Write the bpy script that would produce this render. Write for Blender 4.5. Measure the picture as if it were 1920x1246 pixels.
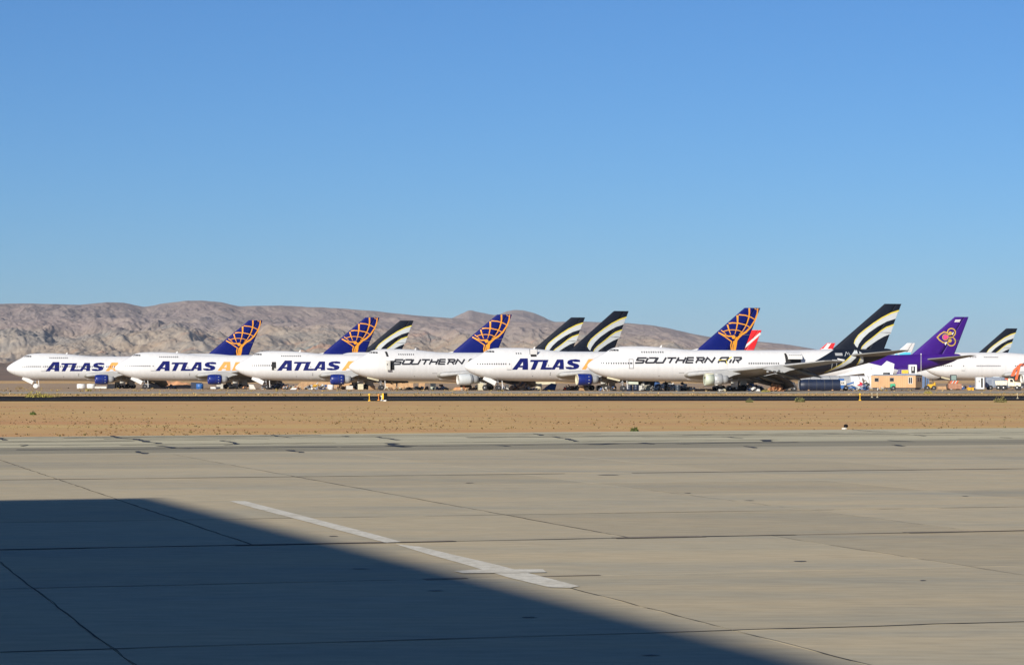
import bpy, bmesh, math, random
import numpy as np
from mathutils import Vector, Matrix

# ------------------------------------------------------------------ scene, camera, light
random.seed(7)
np.random.seed(7)
for o in list(bpy.data.objects):
    bpy.data.objects.remove(o)
SC = bpy.context.scene
COL = SC.collection
R = math.radians

CAM_H = 2.7            # eye height
F = 4800.0             # focal length in px of a 1920 px wide picture
HOR = 709.6            # horizon row in that picture
cam_d = bpy.data.cameras.new('camera')
cam = bpy.data.objects.new('camera', cam_d)
COL.objects.link(cam)
cam.location = (0, 0, CAM_H)
cam.rotation_euler = (R(90), 0, 0)
cam_d.sensor_width = 36.0
cam_d.lens = 36.0 * F / 1920.0
cam_d.shift_y = (HOR - 623.0) / 1920.0
cam_d.clip_start = 0.5
cam_d.clip_end = 90000.0
SC.camera = cam
SC.render.resolution_x = 1024
SC.render.resolution_y = 664

SUN_EL = 23.0
SUN_TRAVEL = 27.0      # light travels away from the viewer and to the right
w = bpy.data.worlds.new('World')
SC.world = w
w.use_nodes = True
nt = w.node_tree
bg = nt.nodes['Background']
sky = nt.nodes.new('ShaderNodeTexSky')
sky.sky_type = 'NISHITA'
sky.sun_disc = False
sky.sun_elevation = R(SUN_EL)
sky.sun_rotation = R(180 + SUN_TRAVEL)
sky.altitude = 900
sky.air_density = 1.0
sky.dust_density = 0.45
sky.ozone_density = 10.0
hs = nt.nodes.new('ShaderNodeHueSaturation')
hs.inputs['Saturation'].default_value = 1.0
nt.links.new(sky.outputs[0], hs.inputs['Color'])
nt.links.new(hs.outputs[0], bg.inputs[0])
bg.inputs[1].default_value = 0.066

sun_d = bpy.data.lights.new('sun', 'SUN')
sun = bpy.data.objects.new('sun', sun_d)
COL.objects.link(sun)
sun_d.energy = 5.0
sun_d.angle = R(0.5)
sun_d.color = (1.0, 0.93, 0.82)
st = R(SUN_TRAVEL)
lv = Vector((math.sin(st) * math.cos(R(SUN_EL)), math.cos(st) * math.cos(R(SUN_EL)), -math.sin(R(SUN_EL))))
sun.rotation_euler = lv.to_track_quat('-Z', 'Y').to_euler()
sun.location = (-60, -90, 90)

vs = SC.view_settings
vs.view_transform = 'Standard'
vs.look = 'None'
vs.exposure = 0.5
vs.gamma = 1.0
vs.use_curve_mapping = False

# ------------------------------------------------------------------ helpers
def srgb(r, g, b):
    def f(c):
        c = c / 255.0
        return c / 12.92 if c <= 0.04045 else ((c + 0.055) / 1.055) ** 2.4
    return (f(r), f(g), f(b), 1.0)

MATS = {}
def mat(name, col, rough=0.6, var=0.12, scale=1.5, metal=0.0, stretch=(1, 1, 1), spec=0.5, bump=0.0, detail=4):
    """principled material with a little procedural tone variation in object space"""
    if name in MATS:
        return MATS[name]
    m = bpy.data.materials.new(name)
    m.use_nodes = True
    t = m.node_tree
    p = t.nodes['Principled BSDF']
    p.inputs['Roughness'].default_value = rough
    p.inputs['Metallic'].default_value = metal
    p.inputs['Specular IOR Level'].default_value = spec
    c = tuple(col[:3]) + (1.0,)
    if var > 0:
        tc = t.nodes.new('ShaderNodeTexCoord')
        mp = t.nodes.new('ShaderNodeMapping')
        mp.inputs['Scale'].default_value = stretch
        n = t.nodes.new('ShaderNodeTexNoise')
        n.inputs['Scale'].default_value = scale
        n.inputs['Detail'].default_value = detail
        rp = t.nodes.new('ShaderNodeMapRange')
        rp.inputs['From Min'].default_value = 0.3
        rp.inputs['From Max'].default_value = 0.7
        rp.inputs['To Min'].default_value = 1.0 - var
        rp.inputs['To Max'].default_value = 1.0 + var * 0.6
        mx = t.nodes.new('ShaderNodeVectorMath')
        mx.operation = 'SCALE'
        mx.inputs[0].default_value = c[:3]
        t.links.new(tc.outputs['Object'], mp.inputs[0])
        t.links.new(mp.outputs[0], n.inputs['Vector'])
        t.links.new(n.outputs[0], rp.inputs[0])
        t.links.new(rp.outputs[0], mx.inputs['Scale'])
        t.links.new(mx.outputs[0], p.inputs['Base Color'])
        if bump:
            b = t.nodes.new('ShaderNodeBump')
            b.inputs['Strength'].default_value = bump
            t.links.new(n.outputs[0], b.inputs['Height'])
            t.links.new(b.outputs[0], p.inputs['Normal'])
    else:
        p.inputs['Base Color'].default_value = c
    MATS[name] = m
    return m

class MB:
    """collects faces (with a material slot each) and links them as ONE mesh object"""
    def __init__(s):
        s.v = []; s.f = []; s.mi = []; s.sm = []
    def add(s, verts, faces, mi=0, smooth=False):
        o = len(s.v)
        s.v += [tuple(q) for q in verts]
        s.f += [tuple(i + o for i in f) for f in faces]
        s.mi += [mi] * len(faces)
        s.sm += [smooth] * len(faces)
        return s
    def box(s, c, d, mi=0, rot=None):
        x, y, z = d[0] / 2, d[1] / 2, d[2] / 2
        vs_ = [Vector(q) for q in ((-x, -y, -z), (x, -y, -z), (x, y, -z), (-x, y, -z), (-x, -y, z), (x, -y, z), (x, y, z), (-x, y, z))]
        if rot is not None:
            vs_ = [rot @ q for q in vs_]
        vs_ = [q + Vector(c) for q in vs_]
        return s.add(vs_, [(0, 3, 2, 1), (4, 5, 6, 7), (0, 1, 5, 4), (1, 2, 6, 5), (2, 3, 7, 6), (3, 0, 4, 7)], mi)
    def bevbox(s, c, d, b=0.08, mi=0):
        """box whose vertical and top edges are chamfered"""
        x, y, z = d[0] / 2, d[1] / 2, d[2] / 2
        def ring(ix, zz):
            X, Y = x - ix, y - ix
            return [(-X + b, -Y, zz), (X - b, -Y, zz), (X, -Y + b, zz), (X, Y - b, zz), (X - b, Y, zz), (-X + b, Y, zz), (-X, Y - b, zz), (-X, -Y + b, zz)]
        vs_ = ring(0, -z) + ring(0, z - b) + ring(b, z)
        vs_ = [(q[0] + c[0], q[1] + c[1], q[2] + c[2]) for q in vs_]
        fs = []
        for k in range(2):
            for i in range(8):
                j = (i + 1) % 8
                fs.append((k * 8 + i, k * 8 + j, k * 8 + 8 + j, k * 8 + 8 + i))
        fs.append(tuple(range(16, 24)))
        fs.append(tuple(range(7, -1, -1)))
        return s.add(vs_, fs, mi)
    def prism(s, poly, axis, lo, hi, mi=0):
        """extrude a 2-D polygon along an axis: axis 'y' takes (x,z), 'x' takes (y,z), 'z' takes (x,y)"""
        n = len(poly)
        def P(q, h):
            return {'y': (q[0], h, q[1]), 'x': (h, q[0], q[1]), 'z': (q[0], q[1], h)}[axis]
        vs_ = [P(q, lo) for q in poly] + [P(q, hi) for q in poly]
        fs = [tuple(range(n)), tuple(range(2 * n - 1, n - 1, -1))]
        for i in range(n):
            j = (i + 1) % n
            fs.append((i, i + n, j + n, j))
        return s.add(vs_, fs, mi)
    def tube(s, a, b, r, r2=None, n=10, mi=0, cap=True, smooth=True):
        a, b = Vector(a), Vector(b)
        r2 = r if r2 is None else r2
        d = (b - a).normalized()
        u = d.orthogonal().normalized()
        v = d.cross(u)
        vs_ = []
        for c, rr in ((a, r), (b, r2)):
            for i in range(n):
                t = 2 * math.pi * i / n
                vs_.append(c + (u * math.cos(t) + v * math.sin(t)) * rr)
        s.add(vs_, [(i, (i + 1) % n, n + (i + 1) % n, n + i) for i in range(n)], mi, smooth)
        if cap:
            s.add(vs_, [tuple(range(n - 1, -1, -1)), tuple(range(n, 2 * n))], mi)
        return s
    def lathe(s, prof, origin, axis='x', n=24, mi=0, closed_ends=True):
        """profile = [(along, radius)]"""
        ox, oy, oz = origin
        vs_ = []
        for (h, r) in prof:
            for i in range(n):
                t = 2 * math.pi * i / n
                c_, s_ = math.cos(t) * r, math.sin(t) * r
                if axis == 'x':
                    vs_.append((ox + h, oy + c_, oz + s_))
                elif axis == 'y':
                    vs_.append((ox + c_, oy + h, oz + s_))
                else:
                    vs_.append((ox + c_, oy + s_, oz + h))
        fs = []
        for k in range(len(prof) - 1):
            for i in range(n):
                j = (i + 1) % n
                fs.append((k * n + i, k * n + j, k * n + n + j, k * n + n + i))
        s.add(vs_, fs, mi, True)
        if closed_ends:
            L = len(prof) - 1
            s.add(vs_, [tuple(range(n)), tuple(range(L * n, L * n + n))], mi)
        return s
    def mesh(s, name, mats):
        me = bpy.data.meshes.new(name)
        me.from_pydata(s.v, [], s.f)
        for m in mats if isinstance(mats, (list, tuple)) else [mats]:
            me.materials.append(m)
        me.polygons.foreach_set('material_index', s.mi)
        me.polygons.foreach_set('use_smooth', s.sm)
        me.update()
        return me
    def build(s, name, mats, parent=None, loc=None):
        return link(name, s.mesh(name, mats), parent, loc)

def link(name, me, parent=None, loc=None, rz=0):
    o = bpy.data.objects.new(name, me)
    COL.objects.link(o)
    if parent is not None:
        o.parent = parent
    if loc is not None:
        o.location = loc
    if rz:
        o.rotation_euler = (0, 0, rz)
    return o

def tag(o, label=None, cat=None, group=None, kind=None):
    if label: o['label'] = label
    if cat: o['category'] = cat
    if group: o['group'] = group
    if kind: o['kind'] = kind
    return o

def thing(name, label, cat, loc=(0, 0, 0), rz=0, group=None):
    return tag(link(name, None, None, loc, rz), label, cat, group)

def gx(px, D):
    """world X of picture column px (1920 wide) at depth D"""
    return (px - 960.0) / F * D

def gy(py):
    """depth at which flat ground shows on picture row py"""
    return CAM_H * F / (py - HOR)

def gp(px, py):
    D = gy(py)
    return (gx(px, D), D)

def hermite(tab):
    xs = np.array([t[0] for t in tab], float); ys = np.array([t[1] for t in tab], float)
    m = np.zeros_like(ys)
    d = np.diff(ys) / np.diff(xs)
    m[1:-1] = np.where(d[:-1] * d[1:] > 0, 2 * d[:-1] * d[1:] / (d[:-1] + d[1:] + 1e-12), 0)
    m[0], m[-1] = d[0], d[-1]
    def f(x):
        x = min(max(x, xs[0]), xs[-1])
        i = min(int(np.searchsorted(xs, x, 'right')) - 1, len(xs) - 2)
        h = xs[i + 1] - xs[i]; t = (x - xs[i]) / h
        return float((1 + 2 * t) * (1 - t) ** 2 * ys[i] + t * (1 - t) ** 2 * h * m[i] + t * t * (3 - 2 * t) * ys[i + 1] + t * t * (t - 1) * h * m[i + 1])
    return f

def vnoise(x, y, seed=0):
    """vectorised gradient noise, about -1..1"""
    xi = np.floor(x).astype(np.int64); yi = np.floor(y).astype(np.int64)
    xf = x - xi; yf = y - yi
    def g(ix, iy):
        h = (ix * 374761393 + iy * 668265263 + seed * 974634777) & 0xffffffff
        h = ((h ^ (h >> 13)) * 1274126177) & 0xffffffff
        h = h ^ (h >> 16)
        a = (h & 0xffff) / 65535.0 * 2 * np.pi
        return np.cos(a), np.sin(a)
    u = xf * xf * xf * (xf * (xf * 6 - 15) + 10); v = yf * yf * yf * (yf * (yf * 6 - 15) + 10)
    def dp(ix, iy, dx, dy):
        c, s_ = g(ix, iy)
        return c * dx + s_ * dy
    a = dp(xi, yi, xf, yf); b = dp(xi + 1, yi, xf - 1, yf)
    c = dp(xi, yi + 1, xf, yf - 1); d = dp(xi + 1, yi + 1, xf - 1, yf - 1)
    return ((a * (1 - u) + b * u) * (1 - v) + (c * (1 - u) + d * u) * v) * 1.5

def fbm(x, y, octv=5, seed=0, ridged=False, gain=0.5):
    s_ = np.zeros_like(x); amp = 1.0; tot = 0
    for k in range(octv):
        n = vnoise(x * 2 ** k, y * 2 ** k, seed + k)
        if ridged:
            n = 1 - 2 * np.abs(n)
        s_ += n * amp; tot += amp; amp *= gain
    return s_ / tot

# ------------------------------------------------------------------ ground, roads, apron
PHI = R(16.4)                       # the paving grid is turned by this much
GU = (math.cos(PHI), math.sin(PHI))     # along the slab rows (right and away)
GV = (-math.sin(PHI), math.cos(PHI))    # across them (away and left)
def grid(u, v, z=0.0):
    return (u * GU[0] + v * GV[0], u * GU[1] + v * GV[1], z)

def ground_mat(name, cols, scales, rough=0.95, fine=0.25, stretch=(1, 1, 1), bump=0.3, rnd=0.0, fs=9.0, spec=0.25):
    """mix of three colours by two noises in world space plus fine speckle; rnd = tone step from piece to piece"""
    m = bpy.data.materials.new(name)
    m.use_nodes = True
    t = m.node_tree; L = t.links
    p = t.nodes['Principled BSDF']
    p.inputs['Roughness'].default_value = rough
    p.inputs['Specular IOR Level'].default_value = spec
    g = t.nodes.new('ShaderNodeNewGeometry')
    mp = t.nodes.new('ShaderNodeMapping'); mp.inputs['Scale'].default_value = stretch
    mp.inputs['Rotation'].default_value = (0, 0, -PHI)
    L.new(g.outputs['Position'], mp.inputs[0])
    prev = None
    for i, sc in enumerate(scales):
        n = t.nodes.new('ShaderNodeTexNoise')
        n.inputs['Scale'].default_value = sc
        n.inputs['Detail'].default_value = 6
        n.inputs['Roughness'].default_value = 0.62
        L.new(mp.outputs[0], n.inputs['Vector'])
        r = t.nodes.new('ShaderNodeMapRange')
        r.inputs['From Min'].default_value = 0.38; r.inputs['From Max'].default_value = 0.64
        L.new(n.outputs[0], r.inputs[0])
        mx = t.nodes.new('ShaderNodeMix'); mx.data_type = 'RGBA'
        L.new(r.outputs[0], mx.inputs[0])
        if prev is None:
            mx.inputs[6].default_value = cols[0]
        else:
            L.new(prev, mx.inputs[6])
        mx.inputs[7].default_value = cols[i + 1]
        prev = mx.outputs[2]
    n = t.nodes.new('ShaderNodeTexNoise')
    n.inputs['Scale'].default_value = fs; n.inputs['Detail'].default_value = 6; n.inputs['Roughness'].default_value = .65
    L.new(mp.outputs[0] if fs < 5 else g.outputs['Position'], n.inputs['Vector'])
    r = t.nodes.new('ShaderNodeMapRange')
    r.inputs['From Min'].default_value = 0.3; r.inputs['From Max'].default_value = 0.7
    r.inputs['To Min'].default_value = 1 - fine; r.inputs['To Max'].default_value = 1 + fine * 0.7
    L.new(n.outputs[0], r.inputs[0])
    fac = r.outputs[0]
    if rnd:
        oi = t.nodes.new('ShaderNodeObjectInfo')
        r2 = t.nodes.new('ShaderNodeMapRange')
        r2.inputs['To Min'].default_value = 1 - rnd; r2.inputs['To Max'].default_value = 1 + rnd * 0.8
        L.new(oi.outputs['Random'], r2.inputs[0])
        mm = t.nodes.new('ShaderNodeMath'); mm.operation = 'MULTIPLY'
        L.new(fac, mm.inputs[0]); L.new(r2.outputs[0], mm.inputs[1])
        fac = mm.outputs[0]
    sc_ = t.nodes.new('ShaderNodeVectorMath'); sc_.operation = 'SCALE'
    L.new(prev, sc_.inputs[0]); L.new(fac, sc_.inputs['Scale'])
    L.new(sc_.outputs[0], p.inputs['Base Color'])
    if bump:
        b = t.nodes.new('ShaderNodeBump'); b.inputs['Strength'].default_value = bump; b.inputs['Distance'].default_value = 0.05
        L.new(n.outputs[0], b.inputs['Height']); L.new(b.outputs[0], p.inputs['Normal'])
    MATS[name] = m
    return m

M_DIRT = ground_mat('dirt', [(.53, .27, .112, 1), (.475, .295, .125, 1), (.54, .37, .138, 1)], [0.04, 0.09], fine=0.26, stretch=(0.22, 1.0, 1), fs=1.3)
M_LOT = ground_mat('lot_dirt', [(.42, .275, .15, 1), (.36, .25, .15, 1), (.30, .22, .14, 1)], [0.04, 0.10], fine=0.25, stretch=(0.4, 1, 1), fs=.6)
M_CONC = ground_mat('concrete', [(.42, .358, .235, 1), (.31, .288, .218, 1), (.44, .362, .23, 1)], [0.13, 0.5], rough=0.85, fine=0.15, stretch=(0.28, 1, 1), bump=0.08, rnd=0.09, fs=4.9)
M_JOINT = ground_mat('joint_filler', [(.045, .04, .036, 1), (.07, .06, .05, 1), (.03, .03, .03, 1)], [0.8, 2.0], fine=0.3, bump=0)
M_PATCH = ground_mat('joint_patch', [(.20, .165, .12, 1), (.15, .125, .095, 1), (.24, .2, .15, 1)], [0.8, 2.0], fine=0.3, bump=0)
M_ASPH = ground_mat('old_asphalt', [(.46, .415, .28, 1), (.39, .36, .25, 1), (.50, .45, .30, 1)], [0.10, 0.3], fine=0.14, stretch=(0.2, 1, 1))
M_ASPHD = ground_mat('dark_asphalt', [(.25, .225, .16, 1), (.19, .175, .13, 1), (.29, .26, .18, 1)], [0.12, 0.4], fine=0.15, stretch=(0.15, 1, 1))
M_BLACK = ground_mat('black_asphalt', [(.014, .013, .014, 1), (.020, .019, .019, 1), (.011, .010, .012, 1)], [0.05, 0.2], fine=0.2, stretch=(0.1, 1, 1), rough=1.0, spec=.04)
M_TAXI = ground_mat('grey_asphalt', [(.33, .295, .22, 1), (.27, .245, .19, 1), (.37, .32, .235, 1)], [0.03, 0.1], fine=0.15, stretch=(0.15, 1, 1))
M_LINE = ground_mat('line_paint', [(.56, .53, .44, 1), (.44, .40, .31, 1), (.62, .59, .50, 1)], [0.9, 3.0], fine=0.22, bump=0)
M_TAR = mat('crack_tar', (.018, .017, .016), 0.7, 0.2)

def sheet(name, poly, z, m, kind='structure', parent=None):
    mb = MB()
    mb.add([(q[0], q[1], z) for q in poly], [tuple(range(len(poly)))])
    o = mb.build(name, m, parent)
    if kind and parent is None:
        tag(o, kind=kind)
    return o

sheet('ground', [(-19800, -1800), (19800, -1800), (19800, 29000), (-19800, 29000)], -0.06, M_DIRT)
def band(name, near, far, z, m, xl=-1500, xr=1500, slope=math.tan(R(14))):
    """strip of paving across the view: near and far = depth on the view axis"""
    return sheet(name, [(xl, near + xl * slope), (xr, near + xr * slope), (xr, far + xr * slope), (xl, far + xl * slope)], z, m)
SL = 0.085
lot = band('storage_lot', 541, 1500, -0.03, M_LOT, slope=SL)
far_taxiway = band('far_taxiway', 474, 540, -0.02, M_TAXI, slope=SL)
runway = band('runway', 318, 402, -0.02, M_BLACK, slope=SL)
o = band('runway_line', 345.2, 346.8, -0.012, M_LINE, xl=-20, slope=SL)
o.parent = runway; del o['kind']
o = band('runway_line', 345.3, 346.2, -0.012, M_LINE, xr=-24, slope=SL)
o.parent = runway; del o['kind']

# old taxiway beyond the concrete
A0, A1 = gp(0, 851), gp(1920, 832.5)
B0, B1 = gp(0, 838.5), gp(1920, 823)
C0, C1 = gp(0, 818.5), gp(1920, 801.5)
def ext(p, q, n=260.0):
    d = Vector((q[0] - p[0], q[1] - p[1])).normalized()
    return (p[0] - d.x * n, p[1] - d.y * n), (q[0] + d.x * n, q[1] + d.y * n)
a0, a1 = ext(A0, A1); b0, b1 = ext(B0, B1); c0, c1 = ext(C0, C1)
sheet('dark_shoulder', [a0, a1, b1, b0], -0.004, M_ASPHD)
taxiway = sheet('taxiway', [b0, b1, c1, c0], -0.006, M_ASPH)

# concrete apron: a dark bed that shows in the joints, slabs on it, one object each
bed = sheet('apron', [grid(-120, -60), grid(170, -60), a1, a0, grid(-120, 60)], -0.03, M_JOINT)
def slab_mesh(wu, wv, g=0.006):
    mb = MB()
    b = 0.003
    x0, x1, y0, y1 = g, wu - g, g, wv - g
    vs_ = [(x0, y0, -0.03), (x1, y0, -0.03), (x1, y1, -0.03), (x0, y1, -0.03), (x0, y0, -b), (x1, y0, -b), (x1, y1, -b), (x0, y1, -b),
           (x0 + b, y0 + b, 0), (x1 - b, y0 + b, 0), (x1 - b, y1 - b, 0), (x0 + b, y1 - b, 0)]
    fs = [(8, 9, 10, 11)]
    for k in (0, 4):
        for i in range(4):
            j = (i + 1) % 4
            fs.append((k + i, k + j, k + 4 + j, k + 4 + i))
    mb.add(vs_, fs)
    return mb.mesh('concrete_slab', M_CONC)
rows = [(2.6, 10.3, 0), (10.3, 18, 0), (18, 25.7, 0), (25.7, 33.4, 0), (33.4, 41.1, 0), (41.1, 48.8, 1), (48.8, 56.5, 1), (56.5, 63.0, 1), (63.0, 69.4, 1), (69.4, 77.1, 1), (77.1, 84.8, 1), (84.8, 91.5, 1)]
cache = {}
rs = random.Random(3)
for v0, v1, par in rows:
    u0, du = (3.4, 6.65) if par == 0 else (7.7, 6.5)
    for k in range(-6, 9):
        u = u0 + du * k
        x, y, _ = grid(u + du / 2, (v0 + v1) / 2)
        if y < 8 or abs(x) > 0.2 * y + 10:
            continue
        key = (du, round(v1 - v0, 2))
        if key not in cache:
            cache[key] = slab_mesh(du, v1 - v0)
        o = link('concrete_slab', cache[key], bed, grid(u, v0, rs.uniform(-0.0012, 0.0012)))
        o.rotation_euler = (0, 0, PHI)
# the rest of the apron outside the picture, and the last strip up to the shoulder
q = [grid(-120, 91.52), grid(170, 91.52), a1, a0]
sheet('apron_edge', q, -0.004, M_CONC, parent=bed)

def strip(name, pts, wd, m, parent, z=0.006, jit=0.0, seed=0):
    """thin ragged strip lying on the paving along a polyline of ground points"""
    r_ = random.Random(seed)
    P = []
    for i in range(len(pts) - 1):
        a, b = Vector(pts[i]), Vector(pts[i + 1])
        n = max(1, int((b - a).length / 0.7))
        for k in range(n):
            P.append(a.lerp(b, k / n))
    P.append(Vector(pts[-1]))
    vs_ = []
    for i, p in enumerate(P):
        d = (P[min(i + 1, len(P) - 1)] - P[max(i - 1, 0)]).normalized()
        nn = Vector((-d.y, d.x))
        o_ = nn * r_.uniform(-jit, jit)
        ww = wd * (r_.uniform(0.45, 1.3) if jit else 1.0)
        vs_ += [(p.x + o_.x + nn.x * ww / 2, p.y + o_.y + nn.y * ww / 2, z), (p.x + o_.x - nn.x * ww / 2, p.y + o_.y - nn.y * ww / 2, z)]
    mb = MB()
    mb.add(vs_, [(2 * i, 2 * i + 1, 2 * i + 3, 2 * i + 2) for i in range(len(P) - 1)])
    return mb.build(name, m, parent)

def gl(u0, v0, u1, v1):
    return [grid(u0, v0)[:2], grid(u1, v1)[:2]]
# filled and spalled joints
for i, (u0_, u1_, wd) in enumerate([(-14, 0.9, .10), (0.9, 5.0, .22), (5.0, 7.4, .12), (7.4, 11.1, .34), (11.1, 13.9, .10), (13.9, 15.5, .32), (15.5, 17.2, .16), (17.2, 19.3, .11), (19.3, 30, .30)]):
    strip('joint_strip', gl(u0_, 41.1, u1_, 41.1), wd, M_PATCH if wd > .2 else M_JOINT, bed, 0.006, 0.02, i)
    if wd > .2:
        strip('joint_strip', gl(u0_, 41.02, u1_, 41.02), .09, M_JOINT, bed, 0.010, 0.03, i + 40)
for i, (u0_, u1_, v_, wd) in enumerate([(-8, 30, 25.7, .04), (8.6, 9.2, 33.4, .25), (9.8, 11.1, 33.4, .18), (-3, 8.2, 33.4, .03), (3, 22, 69.4, .16), (24, 45, 69.4, .24), (-2, 30, 48.8, .04)]):
    strip('joint_strip', gl(u0_, v_, u1_, v_), wd, M_PATCH if i in (1, 2) else M_JOINT, bed, 0.006, 0.03, i + 60)
for i, (u_, v0_, v1_, wd) in enumerate([(3.4, 8, 41, .017), (10.05, 8, 33, .018), (16.7, 14, 41, .012), (7.7, 41.2, 91, .032), (14.2, 41.2, 70, .028), (14.2, 70, 91, .02), (20.7, 41.2, 60, .012)]):
    strip('joint_strip', gl(u_, v0_, u_, v1_), wd, M_JOINT, bed, 0.0065, 0.02, i + 80)
# oil spots
M_OIL = mat('oil_stain', (.05, .042, .034), 0.6, 0.3)
for i, (px, py, a_, b_) in enumerate([(675, 1066, .12, .06), (818, 1107, .10, .06), (993, 1157, .10, .06), (1222, 1228, .10, .05), (625, 1005, .10, .08), (1500, 1052, .10, .07), (1140, 890, .30, .2), (1730, 1088, .05, .06), (1810, 930, .10, .1), (1405, 938, .12, .1), (1290, 924, .08, .1), (880, 905, .12, .14)]):
    x, y = gp(px, py)
    mb = MB()
    rr = random.Random(i)
    vs_ = [(x + math.cos(t * .524) * a_ * rr.uniform(.6, 1.2), y + math.sin(t * .524) * b_ * rr.uniform(.6, 1.2), 0.0068) for t in range(12)]
    mb.add(vs_, [tuple(range(12))])
    mb.build('oil_stain', M_OIL, bed)
# painted lead-in line with its crossbar
def zp(X, Y):
    return gp(400 + X / 2.526, 900 + Y / 2.526)
def paint(name, poly, z):
    pts = [zp(*q) for q in poly]
    mb = MB(); mb.add([(q[0], q[1], z) for q in pts], [tuple(range(len(pts)))])
    return mb.build(name, M_LINE, bed)
paint('painted_line', [(75, 99), (150, 99), (420, 168), (700, 240), (890, 292), (822, 298), (640, 250), (400, 186), (200, 134)], 0.008)
paint('painted_line', [(862, 304), (975, 315), (1130, 352), (1330, 398), (1560, 458), (1735, 503), (1690, 511), (1590, 508), (1400, 462), (1200, 402), (1000, 346)], 0.008)
paint('painted_crossbar', [(1140, 432), (1250, 425), (1560, 424), (1578, 438), (1420, 441), (1180, 443)], 0.012)

# cracks in the old taxiway (traced on the ground)
def zc3(X, Y): return gp(0 + X / 3.0, 700 + Y / 3.0)
def zc4(X, Y): return gp(640 + X / 3.0, 700 + Y / 3.0)
def zc5(X, Y): return gp(1280 + X / 3.0, 700 + Y / 3.0)
CR = [(zc3, [(625, 349), (670, 362), (760, 368), (830, 384), (905, 393)], .5), (zc3, [(905, 406), (985, 418), (1060, 422)], .5), (zc3, [(1240, 376), (1320, 388), (1325, 398), (1270, 402)], .4),
      (zc3, [(95, 427), (300, 427), (720, 424), (980, 420), (1300, 417), (1640, 414), (1900, 412)], .9), (zc3, [(780, 436), (805, 451)], .5), (zc3, [(1530, 345), (1560, 352), (1640, 360)], .3),
      (zc3, [(0, 363), (35, 374)], .4), (zc3, [(110, 398), (155, 401), (130, 408)], .3), (zc3, [(1640, 430), (1690, 444)], .5), (zc3, [(200, 370), (620, 366)], .25), (zc3, [(350, 405), (500, 404)], .3),
      (zc4, [(0, 350), (35, 354)], .4), (zc4, [(200, 356), (330, 373)], .4), (zc4, [(280, 392), (310, 404), (420, 408)], .8), (zc4, [(290, 404), (360, 414)], .8), (zc4, [(1070, 337), (1130, 347)], .4),
      (zc4, [(1190, 353), (1260, 365), (1330, 380)], .4), (zc4, [(880, 404), (930, 409)], .5), (zc4, [(1400, 399), (1540, 393)], 1.4), (zc4, [(1680, 388), (1760, 396)], .6), (zc4, [(0, 413), (420, 408), (900, 403), (1400, 396), (1900, 392)], .5),
      (zc4, [(620, 386), (940, 384)], .2), (zc4, [(1300, 384), (1900, 376)], .25), (zc5, [(0, 395), (300, 388), (650, 386)], .9), (zc5, [(470, 372), (500, 382)], .7), (zc5, [(220, 354), (340, 364)], .3), (zc5, [(1150, 375), (1290, 382)], .6),
      (zc5, [(1180, 400), (1250, 408)], .5), (zc5, [(960, 316), (1060, 323), (1160, 325)], .4), (zc5, [(1290, 332), (1560, 328), (1800, 323)], .3), (zc5, [(1780, 358), (1860, 361)], .4), (zc5, [(1310, 344), (1370, 351)], .3), (zc5, [(360, 408), (420, 418)], .4),
      (zc5, [(0, 345), (500, 338), (1100, 332)], .2)]
rq = random.Random(19)
for k in range(16):                     # paving seams along the taxiway, opened here and there
    f_ = .06 + .055 * k
    x_ = -60 + rq.uniform(0, 20)
    while x_ < 70:
        ln = rq.uniform(8, 38)
        def sp(xx):
            a_ = b0[1] + (xx - b0[0]) / (b1[0] - b0[0]) * (b1[1] - b0[1]); c_ = c0[1] + (xx - c0[0]) / (c1[0] - c0[0]) * (c1[1] - c0[1])
            return (xx, a_ + (c_ - a_) * f_)
        if rq.random() < .5:
            strip('seam', [sp(x_), sp(x_ + ln)], rq.uniform(.2, .75), M_TAR if rq.random() < .15 else M_ASPHD, taxiway, 0.0, .25, k)
        x_ += ln + rq.uniform(2, 16)
for i, (fn, pts, wd) in enumerate(CR):
    strip('crack', [fn(*q) for q in pts], wd * 0.55, M_TAR, taxiway, 0.004, wd * 0.25, i)

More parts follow.
